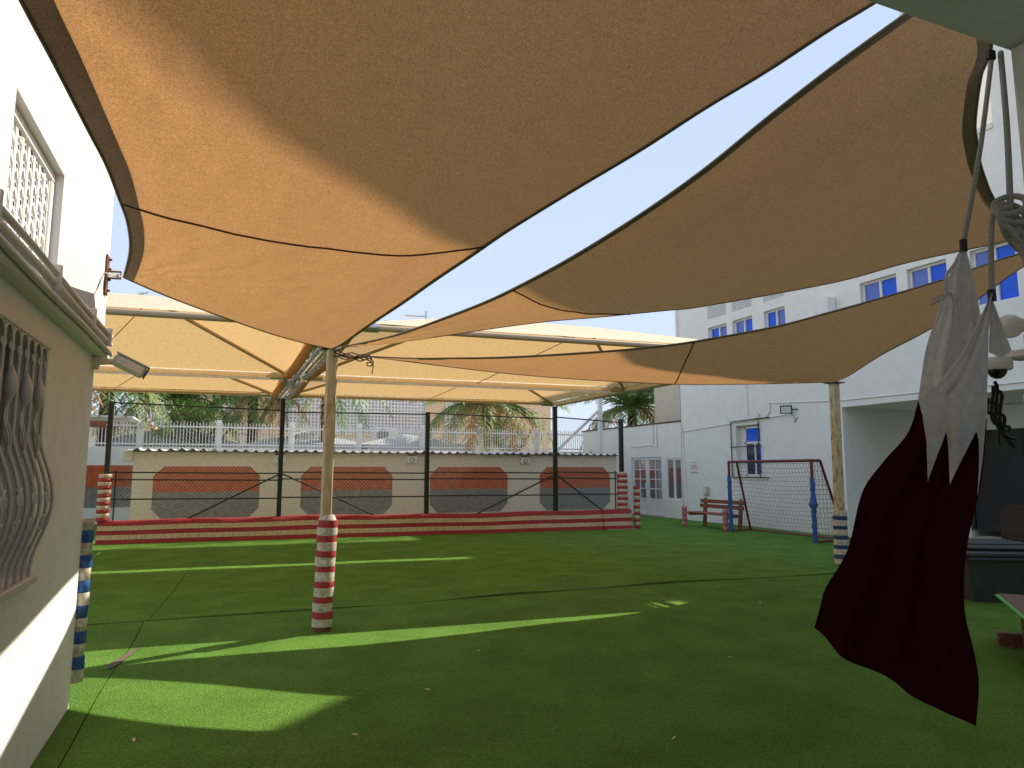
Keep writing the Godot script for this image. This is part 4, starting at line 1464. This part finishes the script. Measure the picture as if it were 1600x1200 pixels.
func poles() -> void:
	var o := V(0.972, 0, -7.36)
	var t := thing("padded_pole", "cream steel pole with a red and white striped pad in the middle", "pole", o)
	var st := mb()
	bar(st, o + V(0, 0.0, 0), o + V(0.02, 2.86, 0), 0.105, 0.105, 0.012)
	obj("post", st, M.cream_steel, t)
	pad_bands(t, o, V(0.03, 0, 0), 0.06, 1.10, 14, 0.098, M.white_vinyl, M.red_vinyl)
	st = mb()
	tube(st, [o + V(0, 0.02, 0), o + V(0, 0.065, 0)], [0.095, 0.088], 12)
	obj("worn_foot", st, M.rusty_steel, t)
	obj("cap_plate", boxed(o + V(-0.09, 2.862, -0.09), o + V(0.10, 2.875, 0.09), 0.003), M.rusty_steel, t)
	st = mb()
	tube(st, [o + V(0.025, 1.10, 0), o + V(0.026, 1.15, 0)], [0.09, 0.068], 12)
	obj("tape_collar", st, M.white_vinyl, t)
	# rusty chain and rope tails at the top
	for k in 4:
		var pts := []
		for i in 14:
			var a := i / 13.0
			pts.append(o + V(0.03 + 0.42 * a, 2.83 - 0.02 * k + 0.012 * sin(a * 17.0 + k * 2.0), 0.05 - 0.12 * a + 0.02 * sin(a * 11.0 + k)))
		var r := mb()
		tube(r, pts, 0.007, 5)
		obj("rope_wrap", r, M.dark_rope, t)
	st = mb()
	var lp := []
	for i in 20:
		var a := TAU * i / 15.0
		lp.append(o + V(0.43 + 0.035 * sin(a), 2.765 - 0.05 * (i / 19.0) + 0.03 * cos(a), -0.07))
	tube(st, lp, 0.007, 5)
	tube(st, [lp[19], lp[19] - V(0.01, 0.08, 0)], 0.006, 5)
	obj("rope_tail", st, M.dark_rope, t)
	o = V(9.69, 0, -8.96)
	t = thing("padded_pole", "rusty cream pole with a blue and white striped pad on the right", "pole", o)
	st = mb()
	bar(st, o + V(0, 0, 0), o + V(0.06, 3.10, 0), 0.13, 0.13, 0.012)
	obj("post", st, M.rusty_cream_steel, t)
	pad_bands(t, o, V(0.02, 0, 0), 0.04, 0.92, 11, 0.115, M.white_vinyl, M.dark_blue_vinyl)
	obj("cap_plate", boxed(o + V(-0.06, 3.102, -0.12), o + V(0.19, 3.12, 0.12), 0.003), M.rusty_steel, t)

# ---------------------------------------------------------------- goal
func goal() -> void:
	var a := V(12.24, 0, -14.80)    # far front foot
	var b := V(12.08, 0, -11.85)    # near front foot
	var a2 := V(13.05, 0.03, -15.0)
	var b2 := V(13.20, 0.03, -12.05)
	var h := 1.82
	var t := thing("football_goal", "small red and blue goal with a net against the white wall", "goal", V(12.6, 0, -13.4))
	var up := V(0, h, 0)
	var off := V(0.28, 0, -0.02)
	for q in [[a, a + up], [b, b + up]]:
		obj("front_post", rod(q[0], q[1], 0.034, 10), M.goal_red, t)
		var st := mb()
		var pts := []
		var rad := []
		for i in 22:
			var y := 0.02 + 1.42 * i / 21.0
			pts.append(q[0] + V(0.004 * sin(i * 2.1), y, 0.004 * cos(i * 1.7)))
			var bulge := 0.05 * exp(-pow((y - 0.86) / 0.07, 2.0)) if q[0] == b else 0.0
			rad.append(0.052 + 0.006 * sin(i * 2.7) + bulge)
		tube(st, pts, rad, 10)
		obj("post_wrap", st, M.blue_vinyl, t)
	obj("crossbar", rod(a + up, b + up, 0.036, 10), M.goal_red, t)
	for q in [[a, a2], [b, b2]]:
		obj("top_arm", rod(q[0] + up, q[0] + up + off, 0.03, 8), M.goal_red, t)
		obj("back_strut", rod(q[0] + up + off, q[1], 0.03, 8), M.goal_red, t)
		obj("side_foot", rod(q[0] + V(0, 0.03, 0), q[1], 0.028, 8), M.goal_red, t)
	obj("base_bar", rod(a2, b2, 0.028, 8), M.goal_red, t)
	# net: back, roof and sides
	var st := mb()
	var P := func(u: float, v: float) -> Vector3:   # u across, v from crossbar over the roof and down the back
		var p0: Vector3 = a.lerp(b, u) + up
		var p1: Vector3 = p0 + off
		var p2: Vector3 = a2.lerp(b2, u)
		var p: Vector3 = p0.lerp(p1, v / 0.13) if v < 0.13 else p1.lerp(p2, (v - 0.13) / 0.87)
		return p + V(0.05, -0.05, 0) * sin(PI * u) * sin(PI * v) + V(0.012 * sin(u * 23.0 + v * 9.0), 0.008 * sin(v * 31.0 + u * 7.0), 0)
	for i in 31:
		var pts := []
		for k in 15: pts.append(P.call(i / 30.0, k / 14.0))
		tube(st, pts, 0.0045, 3, false)
	for k in 21:
		var pts := []
		for i in 16: pts.append(P.call(i / 15.0, k / 20.0))
		tube(st, pts, 0.0045, 3, false)
	for q in [[a, a2], [b, b2]]:
		for k in 18:
			var y := h * k / 17.0
			var f := 1.0 - y / h
			var e: Vector3 = (q[0] + up + off).lerp(q[1], f)
			tube(st, [V(q[0].x, y, q[0].z), V(e.x, y, e.z)], 0.0045, 3, false)
		for k in 9:
			var w := k / 9.0
			var foot: Vector3 = q[0].lerp(q[1], w)
			var tp: Vector3 = q[0] + up + off * minf(1.0, w * 3.0)
			var s := 1.0 if w < 0.3 else 1.0
			var e: Vector3 = (q[0] + up + off).lerp(q[1], clampf((w - 0.3) / 0.7, 0.0, 1.0)) if w > 0.3 else tp
			tube(st, [foot, e], 0.0045, 3, false)
	obj("net", st, M.net_cord, t)

# ---------------------------------------------------------------- bench
func bench() -> void:
	var t := thing("wooden_bench", "orange-brown wooden bench with pink wrapped front legs by the wall", "bench", V(12.6, 0, -15.85))
	var z0 := -16.75
	var z1 := -15.02
	for k in 3:
		obj("seat_plank", boxed(V(12.30 + 0.15 * k, 0.40, z0), V(12.43 + 0.15 * k, 0.44, z1), 0.008), M.bench_wood, t)
	for k in 2:
		var y := 0.545 + 0.135 * k
		obj("back_plank", boxed(V(12.80 + 0.02 * k, y, z0 - 0.05), V(12.84 + 0.02 * k, y + 0.105, z1 + 0.05), 0.008), M.bench_wood, t)
	for z in [z0 + 0.12, z1 - 0.12]:
		var st := mb()
		bar(st, V(12.82, 0, z), V(12.88, 0.78, z), 0.11, 0.07, 0.01)
		ball(st, V(12.885, 0.785, z), V(0.05, 0.05, 0.055), 10, 6)
		obj("back_leg", st, M.bench_wood, t)
		obj("side_rail", boxed(V(12.28, 0.34, z - 0.03), V(12.80, 0.398, z + 0.03), 0.006), M.bench_wood, t)
	for z in [z0 - 0.02, z1 + 0.02]:
		var leg := obj("front_leg", boxed(V(12.20, 0, z - 0.04), V(12.27, 0.58, z + 0.04), 0.01), M.bench_wood, t)
		for k in 4:
			var y := 0.03 + 0.14 * k
			var st := mb()
			tube(st, [V(12.235, y, z), V(12.235, y + 0.01, z), V(12.235, y + 0.115, z), V(12.235, y + 0.13, z)], [0.064, 0.075, 0.075, 0.064], 12)
			sub("wrap", st, M.pink_vinyl, leg)

# ---------------------------------------------------------------- fittings on the right wall
func wall_fittings() -> void:
	var FX := 13.9
	var t := thing("floodlight", "small black-framed floodlight on the white wall above the goal", "floodlight", V(FX, 3.2, -14.1))
	var b := Basis(Vector3.UP, 0.75) * Basis(V(0, 0, 1), 0.3)
	var st := mb()
	box(st, V(FX - 0.20, 3.20, -14.2), V(0.05, 0.22, 0.30), b, 0.01)
	obj("housing", st, M.black_plastic, t)
	st = mb()
	box(st, V(FX - 0.20, 3.20, -14.2) - b.x * 0.027, V(0.01, 0.17, 0.24), b)
	obj("glass", st, M.lamp_glass, t)
	obj("arm", rod(V(FX - 0.18, 3.2, -14.15), V(FX, 3.2, -13.98), 0.015, 6), M.black_plastic, t)
	st = mb()
	tube(st, [V(FX - 0.16, 3.12, -14.1), V(FX - 0.05, 2.95, -14.05), V(FX - 0.02, 2.86, -14.12), V(FX - 0.01, 3.0, -14.0)], 0.008, 5)
	obj("lead", st, M.black_plastic, t)
	t = thing("junction_box", "small grey junction box above the barred window", "junction box", V(FX, 3.13, -15.45))
	obj("lid", boxed(V(FX - 0.06, 3.07, -15.52), V(FX - 0.001, 3.20, -15.40), 0.006), M.off_white_paint, t)
	obj("gland", rod(V(FX - 0.03, 3.20, -15.46), V(FX - 0.03, 3.23, -15.46), 0.015, 6), M.grey_paint, t)
	t = thing("wall_sign", "small white notice with red print left of the bench", "sign", V(FX, 1.7, -18.4))
	obj("board", boxed(V(FX - 0.014, 1.53, -18.66), V(FX - 0.001, 1.88, -18.28), 0.003), M.white_paint, t)
	for q in [[1.855, -18.63, -18.31], [1.545, -18.63, -18.31]]:
		obj("rule", boxed(V(FX - 0.018, q[0] - 0.006, q[1]), V(FX - 0.0145, q[0] + 0.006, q[2])), M.sign_red, t)
	for r in 3:
		for k in 7:
			var w := 0.018 + 0.014 * ((k * 7 + r * 5) % 4) / 3.0
			var z := -18.60 + 0.042 * k
			obj("letter", boxed(V(FX - 0.018, 1.64 + 0.055 * r, z), V(FX - 0.0145, 1.655 + 0.055 * r + 0.012 * ((k + r) % 2), z + w)), M.sign_red, t)
	t = thing("outlet_box", "beige outlet box on the wall above the bench", "outlet", V(FX, 0.97, -17.85))
	obj("cover", boxed(V(FX - 0.05, 0.84, -17.98), V(FX - 0.001, 1.10, -17.74), 0.008), M.cream_vinyl, t)
	obj("flap", boxed(V(FX - 0.062, 0.88, -17.95), V(FX - 0.051, 1.06, -17.84), 0.004), M.off_white_paint, t)
	# camera housing high on the facade
	t = thing("camera_housing", "grey box camera on an arm high on the right facade", "camera", V(FX, 5.6, -12.8))
	obj("box", boxed(V(FX - 0.30, 5.48, -12.88), V(FX - 0.02, 5.88, -12.56), 0.01), M.grey_plaster, t)
	obj("arm", rod(V(FX - 0.14, 5.46, -12.75), V(FX - 0.05, 5.36, -13.6), 0.03, 6), M.off_white_paint, t)
	obj("plate", boxed(V(FX - 0.09, 5.26, -13.72), V(FX - 0.001, 5.44, -13.52), 0.006), M.off_white_paint, t)

# ---------------------------------------------------------------- left wall camera and sail bracket
func camera_and_bracket() -> void:
	var t := thing("security_camera", "white bullet security camera on the left building corner", "camera", V(-0.86, 2.37, -5.62))
	obj("mount", rod(V(-0.89, 2.36, -5.60), V(-0.855, 2.36, -5.60), 0.055, 14), M.off_white_paint, t)
	var st := mb()
	tube(st, [V(-0.86, 2.36, -5.60), V(-0.80, 2.37, -5.62), V(-0.745, 2.37, -5.64)], [0.024, 0.02, 0.02], 8)
	obj("arm", st, M.off_white_paint, t)
	st = mb()
	var d := V(0.62, -0.30, -0.05).normalized()
	var c := V(-0.70, 2.365, -5.66)
	bar(st, c - d * 0.08, c + d * 0.15, 0.10, 0.09, 0.022)
	obj("body", st, M.white_paint, t)
	st = mb()
	bar(st, c - d * 0.06 + V(0, 0.054, 0), c + d * 0.18 + V(0, 0.054, 0), 0.112, 0.008, 0.003)
	obj("visor", st, M.white_paint, t)
	st = mb()
	bar(st, c + d * 0.151, c + d * 0.157, 0.09, 0.08)
	obj("lens", st, M.lens_glass, t)
	var k := thing("wall_bracket", "rusty steel plate with a shackle holding the sail corner", "bracket", V(-0.86, 3.0, -5.62))
	obj("plate", boxed(V(-0.858, 2.86, -5.69), V(-0.845, 3.15, -5.60), 0.003), M.rusty_steel, k)
	for y in [2.89, 2.97, 3.05, 3.12]:
		obj("bolt", rod(V(-0.845, y, -5.645), V(-0.825, y, -5.645), 0.009, 6), M.rusty_steel, k)
	st = mb()
	tube(st, [V(-0.845, 3.03, -5.63), V(-0.76, 3.03, -5.62), V(-0.76, 2.98, -5.62), V(-0.845, 2.98, -5.63)], 0.008, 6)
	obj("shackle", st, M.rusty_steel, k)

# ---------------------------------------------------------------- flag and ropes
func flag_and_ropes() -> void:
	# the flag hangs in a plane about three metres from the camera; outline points are (right, up) in that plane
	var o := V(2.40, 0.0, -1.75)
	var u := V(0.555, 0, 0.832)          # to the right as seen from the yard's entrance
	var n := V(0.832, 0, -0.555)         # away from the camera
	var P := func(a: float, b: float, d: float) -> Vector3: return o + u * a + V(0, b, 0) + n * d
	# maroon field and white hoist, one cloth hanging in folds between two outlines
	var L := []
	var R := []
	for q in [[0.117, 2.411], [0.088, 2.36], [0.039, 2.222], [-0.018, 2.06], [-0.048, 1.918], [-0.068, 1.824], [-0.105, 1.73], [-0.185, 1.636], [-0.268, 1.515], [-0.331, 1.296], [-0.418, 1.145], [-0.443, 1.071], [-0.47, 0.983]]:
		L.append(V(q[0], q[1], 0))
	for q in [[0.127, 2.409], [0.137, 2.352], [0.154, 2.183], [0.163, 2.042], [0.158, 1.904], [0.148, 1.768], [0.123, 1.589], [0.096, 1.477], [0.062, 1.343], [0.045, 1.232], [0.038, 1.1], [0.056, 0.973], [0.063, 0.869], [0.044, 0.725]]:
		R.append(V(q[0], q[1], 0))
	L = smooth_line(L, 60)
	R = smooth_line(R, 60)
	var crease := FastNoiseLite.new()
	crease.seed = 81
	crease.frequency = 0.03
	var S := func(a: float, b: float) -> Vector3:
		var fi := clampf(b, 0, 1) * 59.999
		var l: Vector3 = L[int(fi)].lerp(L[int(fi) + 1], fi - int(fi))
		var r: Vector3 = R[int(fi)].lerp(R[int(fi) + 1], fi - int(fi))
		var q: Vector3 = l.lerp(r, a)
		var amp := 0.010 + 0.05 * b
		var fold := amp * sin(a * 13.0 + b * 1.6) * (0.6 + 0.4 * sin(a * 4.0 + 1.0)) + 0.012 * sin(a * 29.0 + b * 5.0) * (0.3 + 0.7 * (1.0 - b)) * minf(1.0, b * 6.0) + 0.010 * crease.get_noise_2d(q.x * 260.0 + q.y * 90.0, q.y * 60.0) * minf(1.0, b * 5.0)
		q.y -= 0.02 * sin(PI * a) * b
		return P.call(q.x, q.y, fold)
	var t := thing("flag", "maroon and white flag with a serrated edge hanging on ropes at right", "flag", P.call(0.0, 0.8, 0.0))
	var na := 64
	var white := []
	var maroon := []
	for j in 41:
		var rw := []
		var rm := []
		for i in na + 1:
			var a := i / float(na)
			var f := a * 5.0
			var b := lerpf(0.37, 0.40, absf(2.0 * (f - floorf(f + 0.5))))
			rw.append(S.call(a, b * j / 40.0))
			rm.append(S.call(a, b + (1.0 - b) * j / 40.0))
		white.append(rw)
		maroon.append(rm)
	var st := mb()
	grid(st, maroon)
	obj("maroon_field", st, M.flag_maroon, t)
	st = mb()
	grid(st, white)
	obj("white_hoist", st, M.flag_white, t)
	# front fold of the white hoist, hung from the second rope, ending in teeth
	var fh := [1.45, 1.565, 1.705, 1.799, 1.87, 1.914, 2.003, 2.103, 2.213]
	var fl := [-0.04, -0.04, -0.035, -0.043, -0.035, 0.019, 0.084, 0.139, 0.191]
	var gh := [1.45, 1.522, 1.634, 1.813, 1.904, 2.087, 2.213]
	var gr := [0.100, 0.105, 0.126, 0.151, 0.159, 0.176, 0.196]
	var look := func(xs: Array, ys: Array, x: float) -> float:
		for i in xs.size() - 1:
			if x <= xs[i + 1]: return lerpf(ys[i], ys[i + 1], clampf((x - xs[i]) / (xs[i + 1] - xs[i]), 0.0, 1.0))
		return ys[ys.size() - 1]
	var front := []
	for j in 41:
		var row := []
		for i in na * 2 + 1:
			var a := i / float(na * 2)
			var low: float = look.call([0.0, 0.36, 0.44, 0.86, 0.91, 1.0], [1.56, 1.738, 1.55, 1.735, 1.70, 1.51], a)
			var h := lerpf(2.213, low, j / 40.0)
			var x := lerpf(look.call(fh, fl, h), look.call(gh, gr, h), a)
			var k := (2.213 - h) / 0.7
			row.append(P.call(x, h, -0.075 - 0.012 * sin(a * 11.0 + k * 2.0) - 0.015 * sin(PI * a) + 0.02 * (1.0 - k) + 0.010 * crease.get_noise_2d(x * 300.0 + h * 120.0, h * 70.0 + 50.0)))
		front.append(row)
	st = mb()
	grid(st, front)
	obj("front_fold", st, M.flag_white, t)
	# small flap to the right of the second rope
	st = mb()
	var rows := []
	for j in 11:
		var row := []
		for i in 9:
			var b := j / 10.0
			var a := i / 8.0
			row.append(P.call(0.190 + a * 0.045 * b - 0.02 * b * (1.0 - a), 2.21 - 0.20 * b - 0.02 * sin(PI * a) * b, -0.05 - 0.015 * sin(a * 7.0)))
		rows.append(row)
	grid(st, rows)
	obj("corner_flap", st, M.flag_white, t)
	st = mb()
	tube(st, [P.call(0.10, 2.36, -0.02), P.call(0.065, 2.31, -0.04), P.call(0.055, 2.25, -0.04), P.call(0.075, 2.235, -0.04), P.call(0.02, 2.225, -0.05), P.call(0.010, 2.205, -0.05), P.call(0.05, 2.22, -0.05), P.call(0.075, 2.235, -0.05), P.call(0.09, 2.15, -0.05)], 0.006, 6)
	obj("tie_cord", st, M.flag_white, t)
	st = mb()
	tube(st, [P.call(0.122, 2.395, 0), P.call(0.123, 2.44, 0)], 0.013, 8)
	tube(st, [P.call(0.193, 2.19, -0.05), P.call(0.193, 2.23, -0.05)], 0.013, 8)
	obj("rope_whipping", st, M.black_plastic, t)
	# ropes
	var hook := V(2.807, 3.25, -1.70)
	var rp := thing("flag_rope", "grey speckled rope from the porch edge to the flag top", "rope", P.call(0.123, 2.43, 0), "ropes of the flag")
	st = mb()
	tube(st, smooth_line([hook, hook.lerp(P.call(0.123, 2.43, 0), 0.5) + V(0.01, -0.01, 0), P.call(0.123, 2.43, 0)], 14), 0.0095, 8)
	obj("strand", st, M.rope, rp)
	obj("pulley", boxed(hook + V(-0.02, 0.005, -0.012), hook + V(0.02, 0.05, 0.012), 0.006), M.black_plastic, rp)
	rp = thing("flag_rope", "grey speckled rope with a large knot at the right edge", "rope", P.call(0.266, 2.5, 0), "ropes of the flag")
	var top := V(2.855, 3.295, -1.69)
	var kn: Vector3 = P.call(0.268, 2.49, -0.03)
	st = mb()
	tube(st, smooth_line([top, top.lerp(kn, 0.5) + V(0.0, 0, 0.006), kn], 12), 0.0105, 8)
	obj("strand", st, M.rope, rp)
	st = mb()
	for k in 5:
		var pts := []
		for i in 19:
			var a := TAU * i / 18.0
			var ax := V(cos(k * 1.1), sin(k * 0.9), 0.4 * sin(k * 2.0))
			pts.append(kn + V(0, -0.03 * k + 0.04, 0) + u * (0.048 - 0.006 * k) * cos(a + k) + V(0, 0.042 * sin(a + k * 0.7), 0) + n * 0.03 * sin(a * 1.0 + k * 1.6))
		tube(st, pts, 0.011, 7, false)
	obj("knot", st, M.rope, rp)
	st = mb()
	tube(st, smooth_line([kn + V(0, 0.03, 0), P.call(0.235, 2.52, -0.04), P.call(0.214, 2.49, -0.05), P.call(0.203, 2.38, -0.05), P.call(0.193, 2.22, -0.05)], 20), 0.0095, 7)
	obj("down_strand", st, M.rope, rp)
	st = mb()
	tube(st, smooth_line([kn - V(0, 0.08, 0), kn - V(0.0, 0.16, 0.0) + u * 0.03, kn - V(0, 0.27, 0) + u * 0.035], 10), 0.010, 7)
	obj("tail", st, M.rope, rp)

# ---------------------------------------------------------------- right edge
func right_corner_things() -> void:
	# fittings on the far face of the porch pillar
	var c := V(2.98, 0, -1.66)
	var t := thing("globe_lamp", "white globe lamp on a short arm at the right edge", "lamp", c + V(0, 2.1, 0))
	var st := mb()
	ball(st, V(3.02, 2.20, -1.85), V(0.05, 0.05, 0.05), 18, 12)
	obj("globe", st, M.opal_plastic, t)
	obj("arm", rod(V(3.06, 2.20, -1.82), V(3.08, 2.20, -1.66), 0.03, 10), M.off_white_paint, t)
	t = thing("dome_camera", "white dome camera with a dark lens below the globe lamp", "camera", c + V(0, 1.95, 0))
	obj("bracket", boxed(V(2.97, 2.055, -1.86), V(3.08, 2.09, -1.66), 0.008), M.white_paint, t)
	st = mb()
	tube(st, [V(2.93, 2.06, -1.86), V(2.93, 2.05, -1.86), V(2.93, 2.015, -1.86), V(2.93, 2.01, -1.86)], [0.05, 0.056, 0.056, 0.05], 18)
	obj("housing", st, M.white_paint, t)
	st = mb()
	ball(st, V(2.93, 2.012, -1.86), V(0.036, 0.038, 0.036), 16, 8, 0.5, 1.0)
	obj("dome", st, M.lens_glass, t)
	t = thing("cable_box", "white electrical box with black cables at the right edge", "electrical box", c + V(0, 1.75, 0))
	obj("box", boxed(V(2.865, 1.76, -1.735), V(2.90, 1.90, -1.66), 0.008), M.white_paint, t)
	obj("conduit", boxed(V(3.06, 1.75, -1.83), V(3.10, 2.17, -1.66), 0.008), M.white_paint, t)
	for k in 5:
		st = mb()
		var pts := []
		for i in 12:
			var a := i / 11.0
			pts.append(V(2.955 + 0.09 * a, 1.93 - 0.20 * a + 0.04 * sin(a * 5.0 + k * 1.3), -1.90 + 0.02 * sin(a * 7.0 + k) - 0.008 * k))
		tube(st, pts, 0.007, 6)
		obj("cable", st, M.black_plastic, t)
	# bin
	var o := V(8.90, 0, -5.98)
	t = thing("waste_bin", "dark grey plastic bin with a ribbed lid at the right edge", "bin", o)
	var yb := Basis(Vector3.UP, deg_to_rad(-30))
	st = mb()
	var lo := []
	var hi := []
	for q in [[-1, -1], [1, -1], [1, 1], [-1, 1]]:
		lo.append(o + yb * V(0.32 * q[0], 0.02, 0.30 * q[1]))
		hi.append(o + yb * V(0.42 * q[0], 0.56, 0.40 * q[1]))
	for i in 4:
		quad(st, lo[i], hi[i], hi[(i + 1) % 4], lo[(i + 1) % 4])
	quad(st, lo[0], lo[1], lo[2], lo[3])
	obj("body", st, M.bin_plastic, t)
	st = mb()
	box(st, o + V(0, 0.595, 0), V(0.92, 0.07, 0.88), yb, 0.02)
	box(st, o + V(0, 0.665, 0), V(0.80, 0.07, 0.76), yb, 0.035)
	obj("lid", st, M.bin_plastic, t)
	for k in 4:
		st = mb()
		box(st, o + V(0, 0.71, 0) + yb * V(0, 0, -0.27 + 0.18 * k), V(0.74, 0.03, 0.06), yb, 0.012)
		obj("lid_rib", st, M.bin_plastic, t)
	st = mb()
	tube(st, [o + yb * V(-0.40, 0.54, 0.41), o + yb * V(0.40, 0.54, 0.41)], 0.025, 8)
	obj("handle", st, M.bin_plastic, t)
	# table
	var ta := V(6.70, 0.45, -4.42)
	var ea := V(-0.74, 0, 0.67)
	var eb := V(0.67, 0, 0.74)
	t = thing("low_table", "low brown table with a bright green edge in the right corner", "table", V(6.8, 0, -3.6))
	st = mb()
	box(st, ta + ea * 0.7 + eb * 0.45, V(1.40, 0.035, 0.90), Basis(ea, Vector3.UP, ea.cross(Vector3.UP)), 0.004)
	obj("top", st, M.board_brown, t)
	for q in [[ta - eb * 0.008, ta + ea * 1.4 - eb * 0.008], [ta - ea * 0.008, ta + eb * 0.9 - ea * 0.008]]:
		st = mb()
		bar(st, q[0], q[1], 0.042, 0.02, 0.006)
		obj("edge_strip", st, M.green_edge, t)
	for q in [[0.2, 0.2], [1.2, 0.2], [0.2, 0.7], [1.2, 0.7]]:
		var p: Vector3 = ta + ea * q[0] + eb * q[1]
		obj("leg", boxed(V(p.x - 0.06, 0, p.z - 0.06), V(p.x + 0.06, 0.43, p.z + 0.06), 0.01), M.board_brown, t)
	st = mb()
	box(st, ta + ea * 0.1 + eb * 0.45 - V(0, 0.38, 0), V(0.10, 0.14, 1.0), Basis(ea, Vector3.UP, ea.cross(Vector3.UP)), 0.01)
	obj("foot_beam", st, M.board_brown, t)
	# steps of the recess
	t = thing("entrance_steps", "pale tiled steps at the dark doorway behind the flag", "steps", V(14.5, 0, -8.8))
	for k in 3:
		obj("tread", boxed(V(12.9 + 0.75 * k, 0.0, -10.1), V(13.64 + 0.75 * k, 0.07 + 0.07 * k, -6.6), 0.01), M.step_tile, t)
	t = thing("black_bag", "black rubbish bag lying on the steps by the bin", "bag", V(13.6, 0.2, -8.75))
	st = mb()
	ball(st, V(13.35, 0.21, -8.72), V(0.32, 0.12, 0.22), 16, 8)
	obj("sack", st, M.black_plastic, t)
	obj("knot", rod(V(13.55, 0.27, -8.6), V(13.68, 0.34, -8.55), 0.03, 6), M.black_plastic, t)
	t = thing("wooden_board", "dark brown round-topped wooden board behind the bin", "board", V(9.5, 0, -5.9))
	st = mb()
	var pp := [Vector2(-0.16, 0.0)]
	for i in 11:
		var an := PI - PI * i / 10.0
		pp.append(Vector2(0.16 * cos(an), 1.02 + 0.13 * sin(an)))
	pp.append(Vector2(0.16, 0.0))
	prism(st, pp, V(9.62, 0, -6.05), V(0.5, 0, 0.866), Vector3.UP, V(0.866, 0, -0.5) * 0.05)
	obj("plank", st, M.dark_wood, t)
	obj("foot", boxed(V(9.45, 0.0, -6.2), V(9.85, 0.05, -5.9), 0.006), M.dark_wood, t)
	# leaves and scraps blown onto the turf
	st = mb()
	var rl := RandomNumberGenerator.new()
	rl.seed = 77
	for i in 46:
		var x := rl.randf_range(-0.6, 9.0)
		var z := rl.randf_range(-16.0, -3.6)
		var an := rl.randf() * TAU
		var l := rl.randf_range(0.012, 0.03)
		var d := V(cos(an), 0.15, sin(an)) * l
		var sd := V(-sin(an), 0.1, cos(an)) * l * 0.4
		var p := V(x, 0.032, z)
		quad(st, p - d, p + sd + V(0, 0.006, 0), p + d, p - sd)
	tag(obj("litter", st, M.cream_vinyl), "dry leaves and paper scraps scattered over the turf", "litter", "", "stuff")
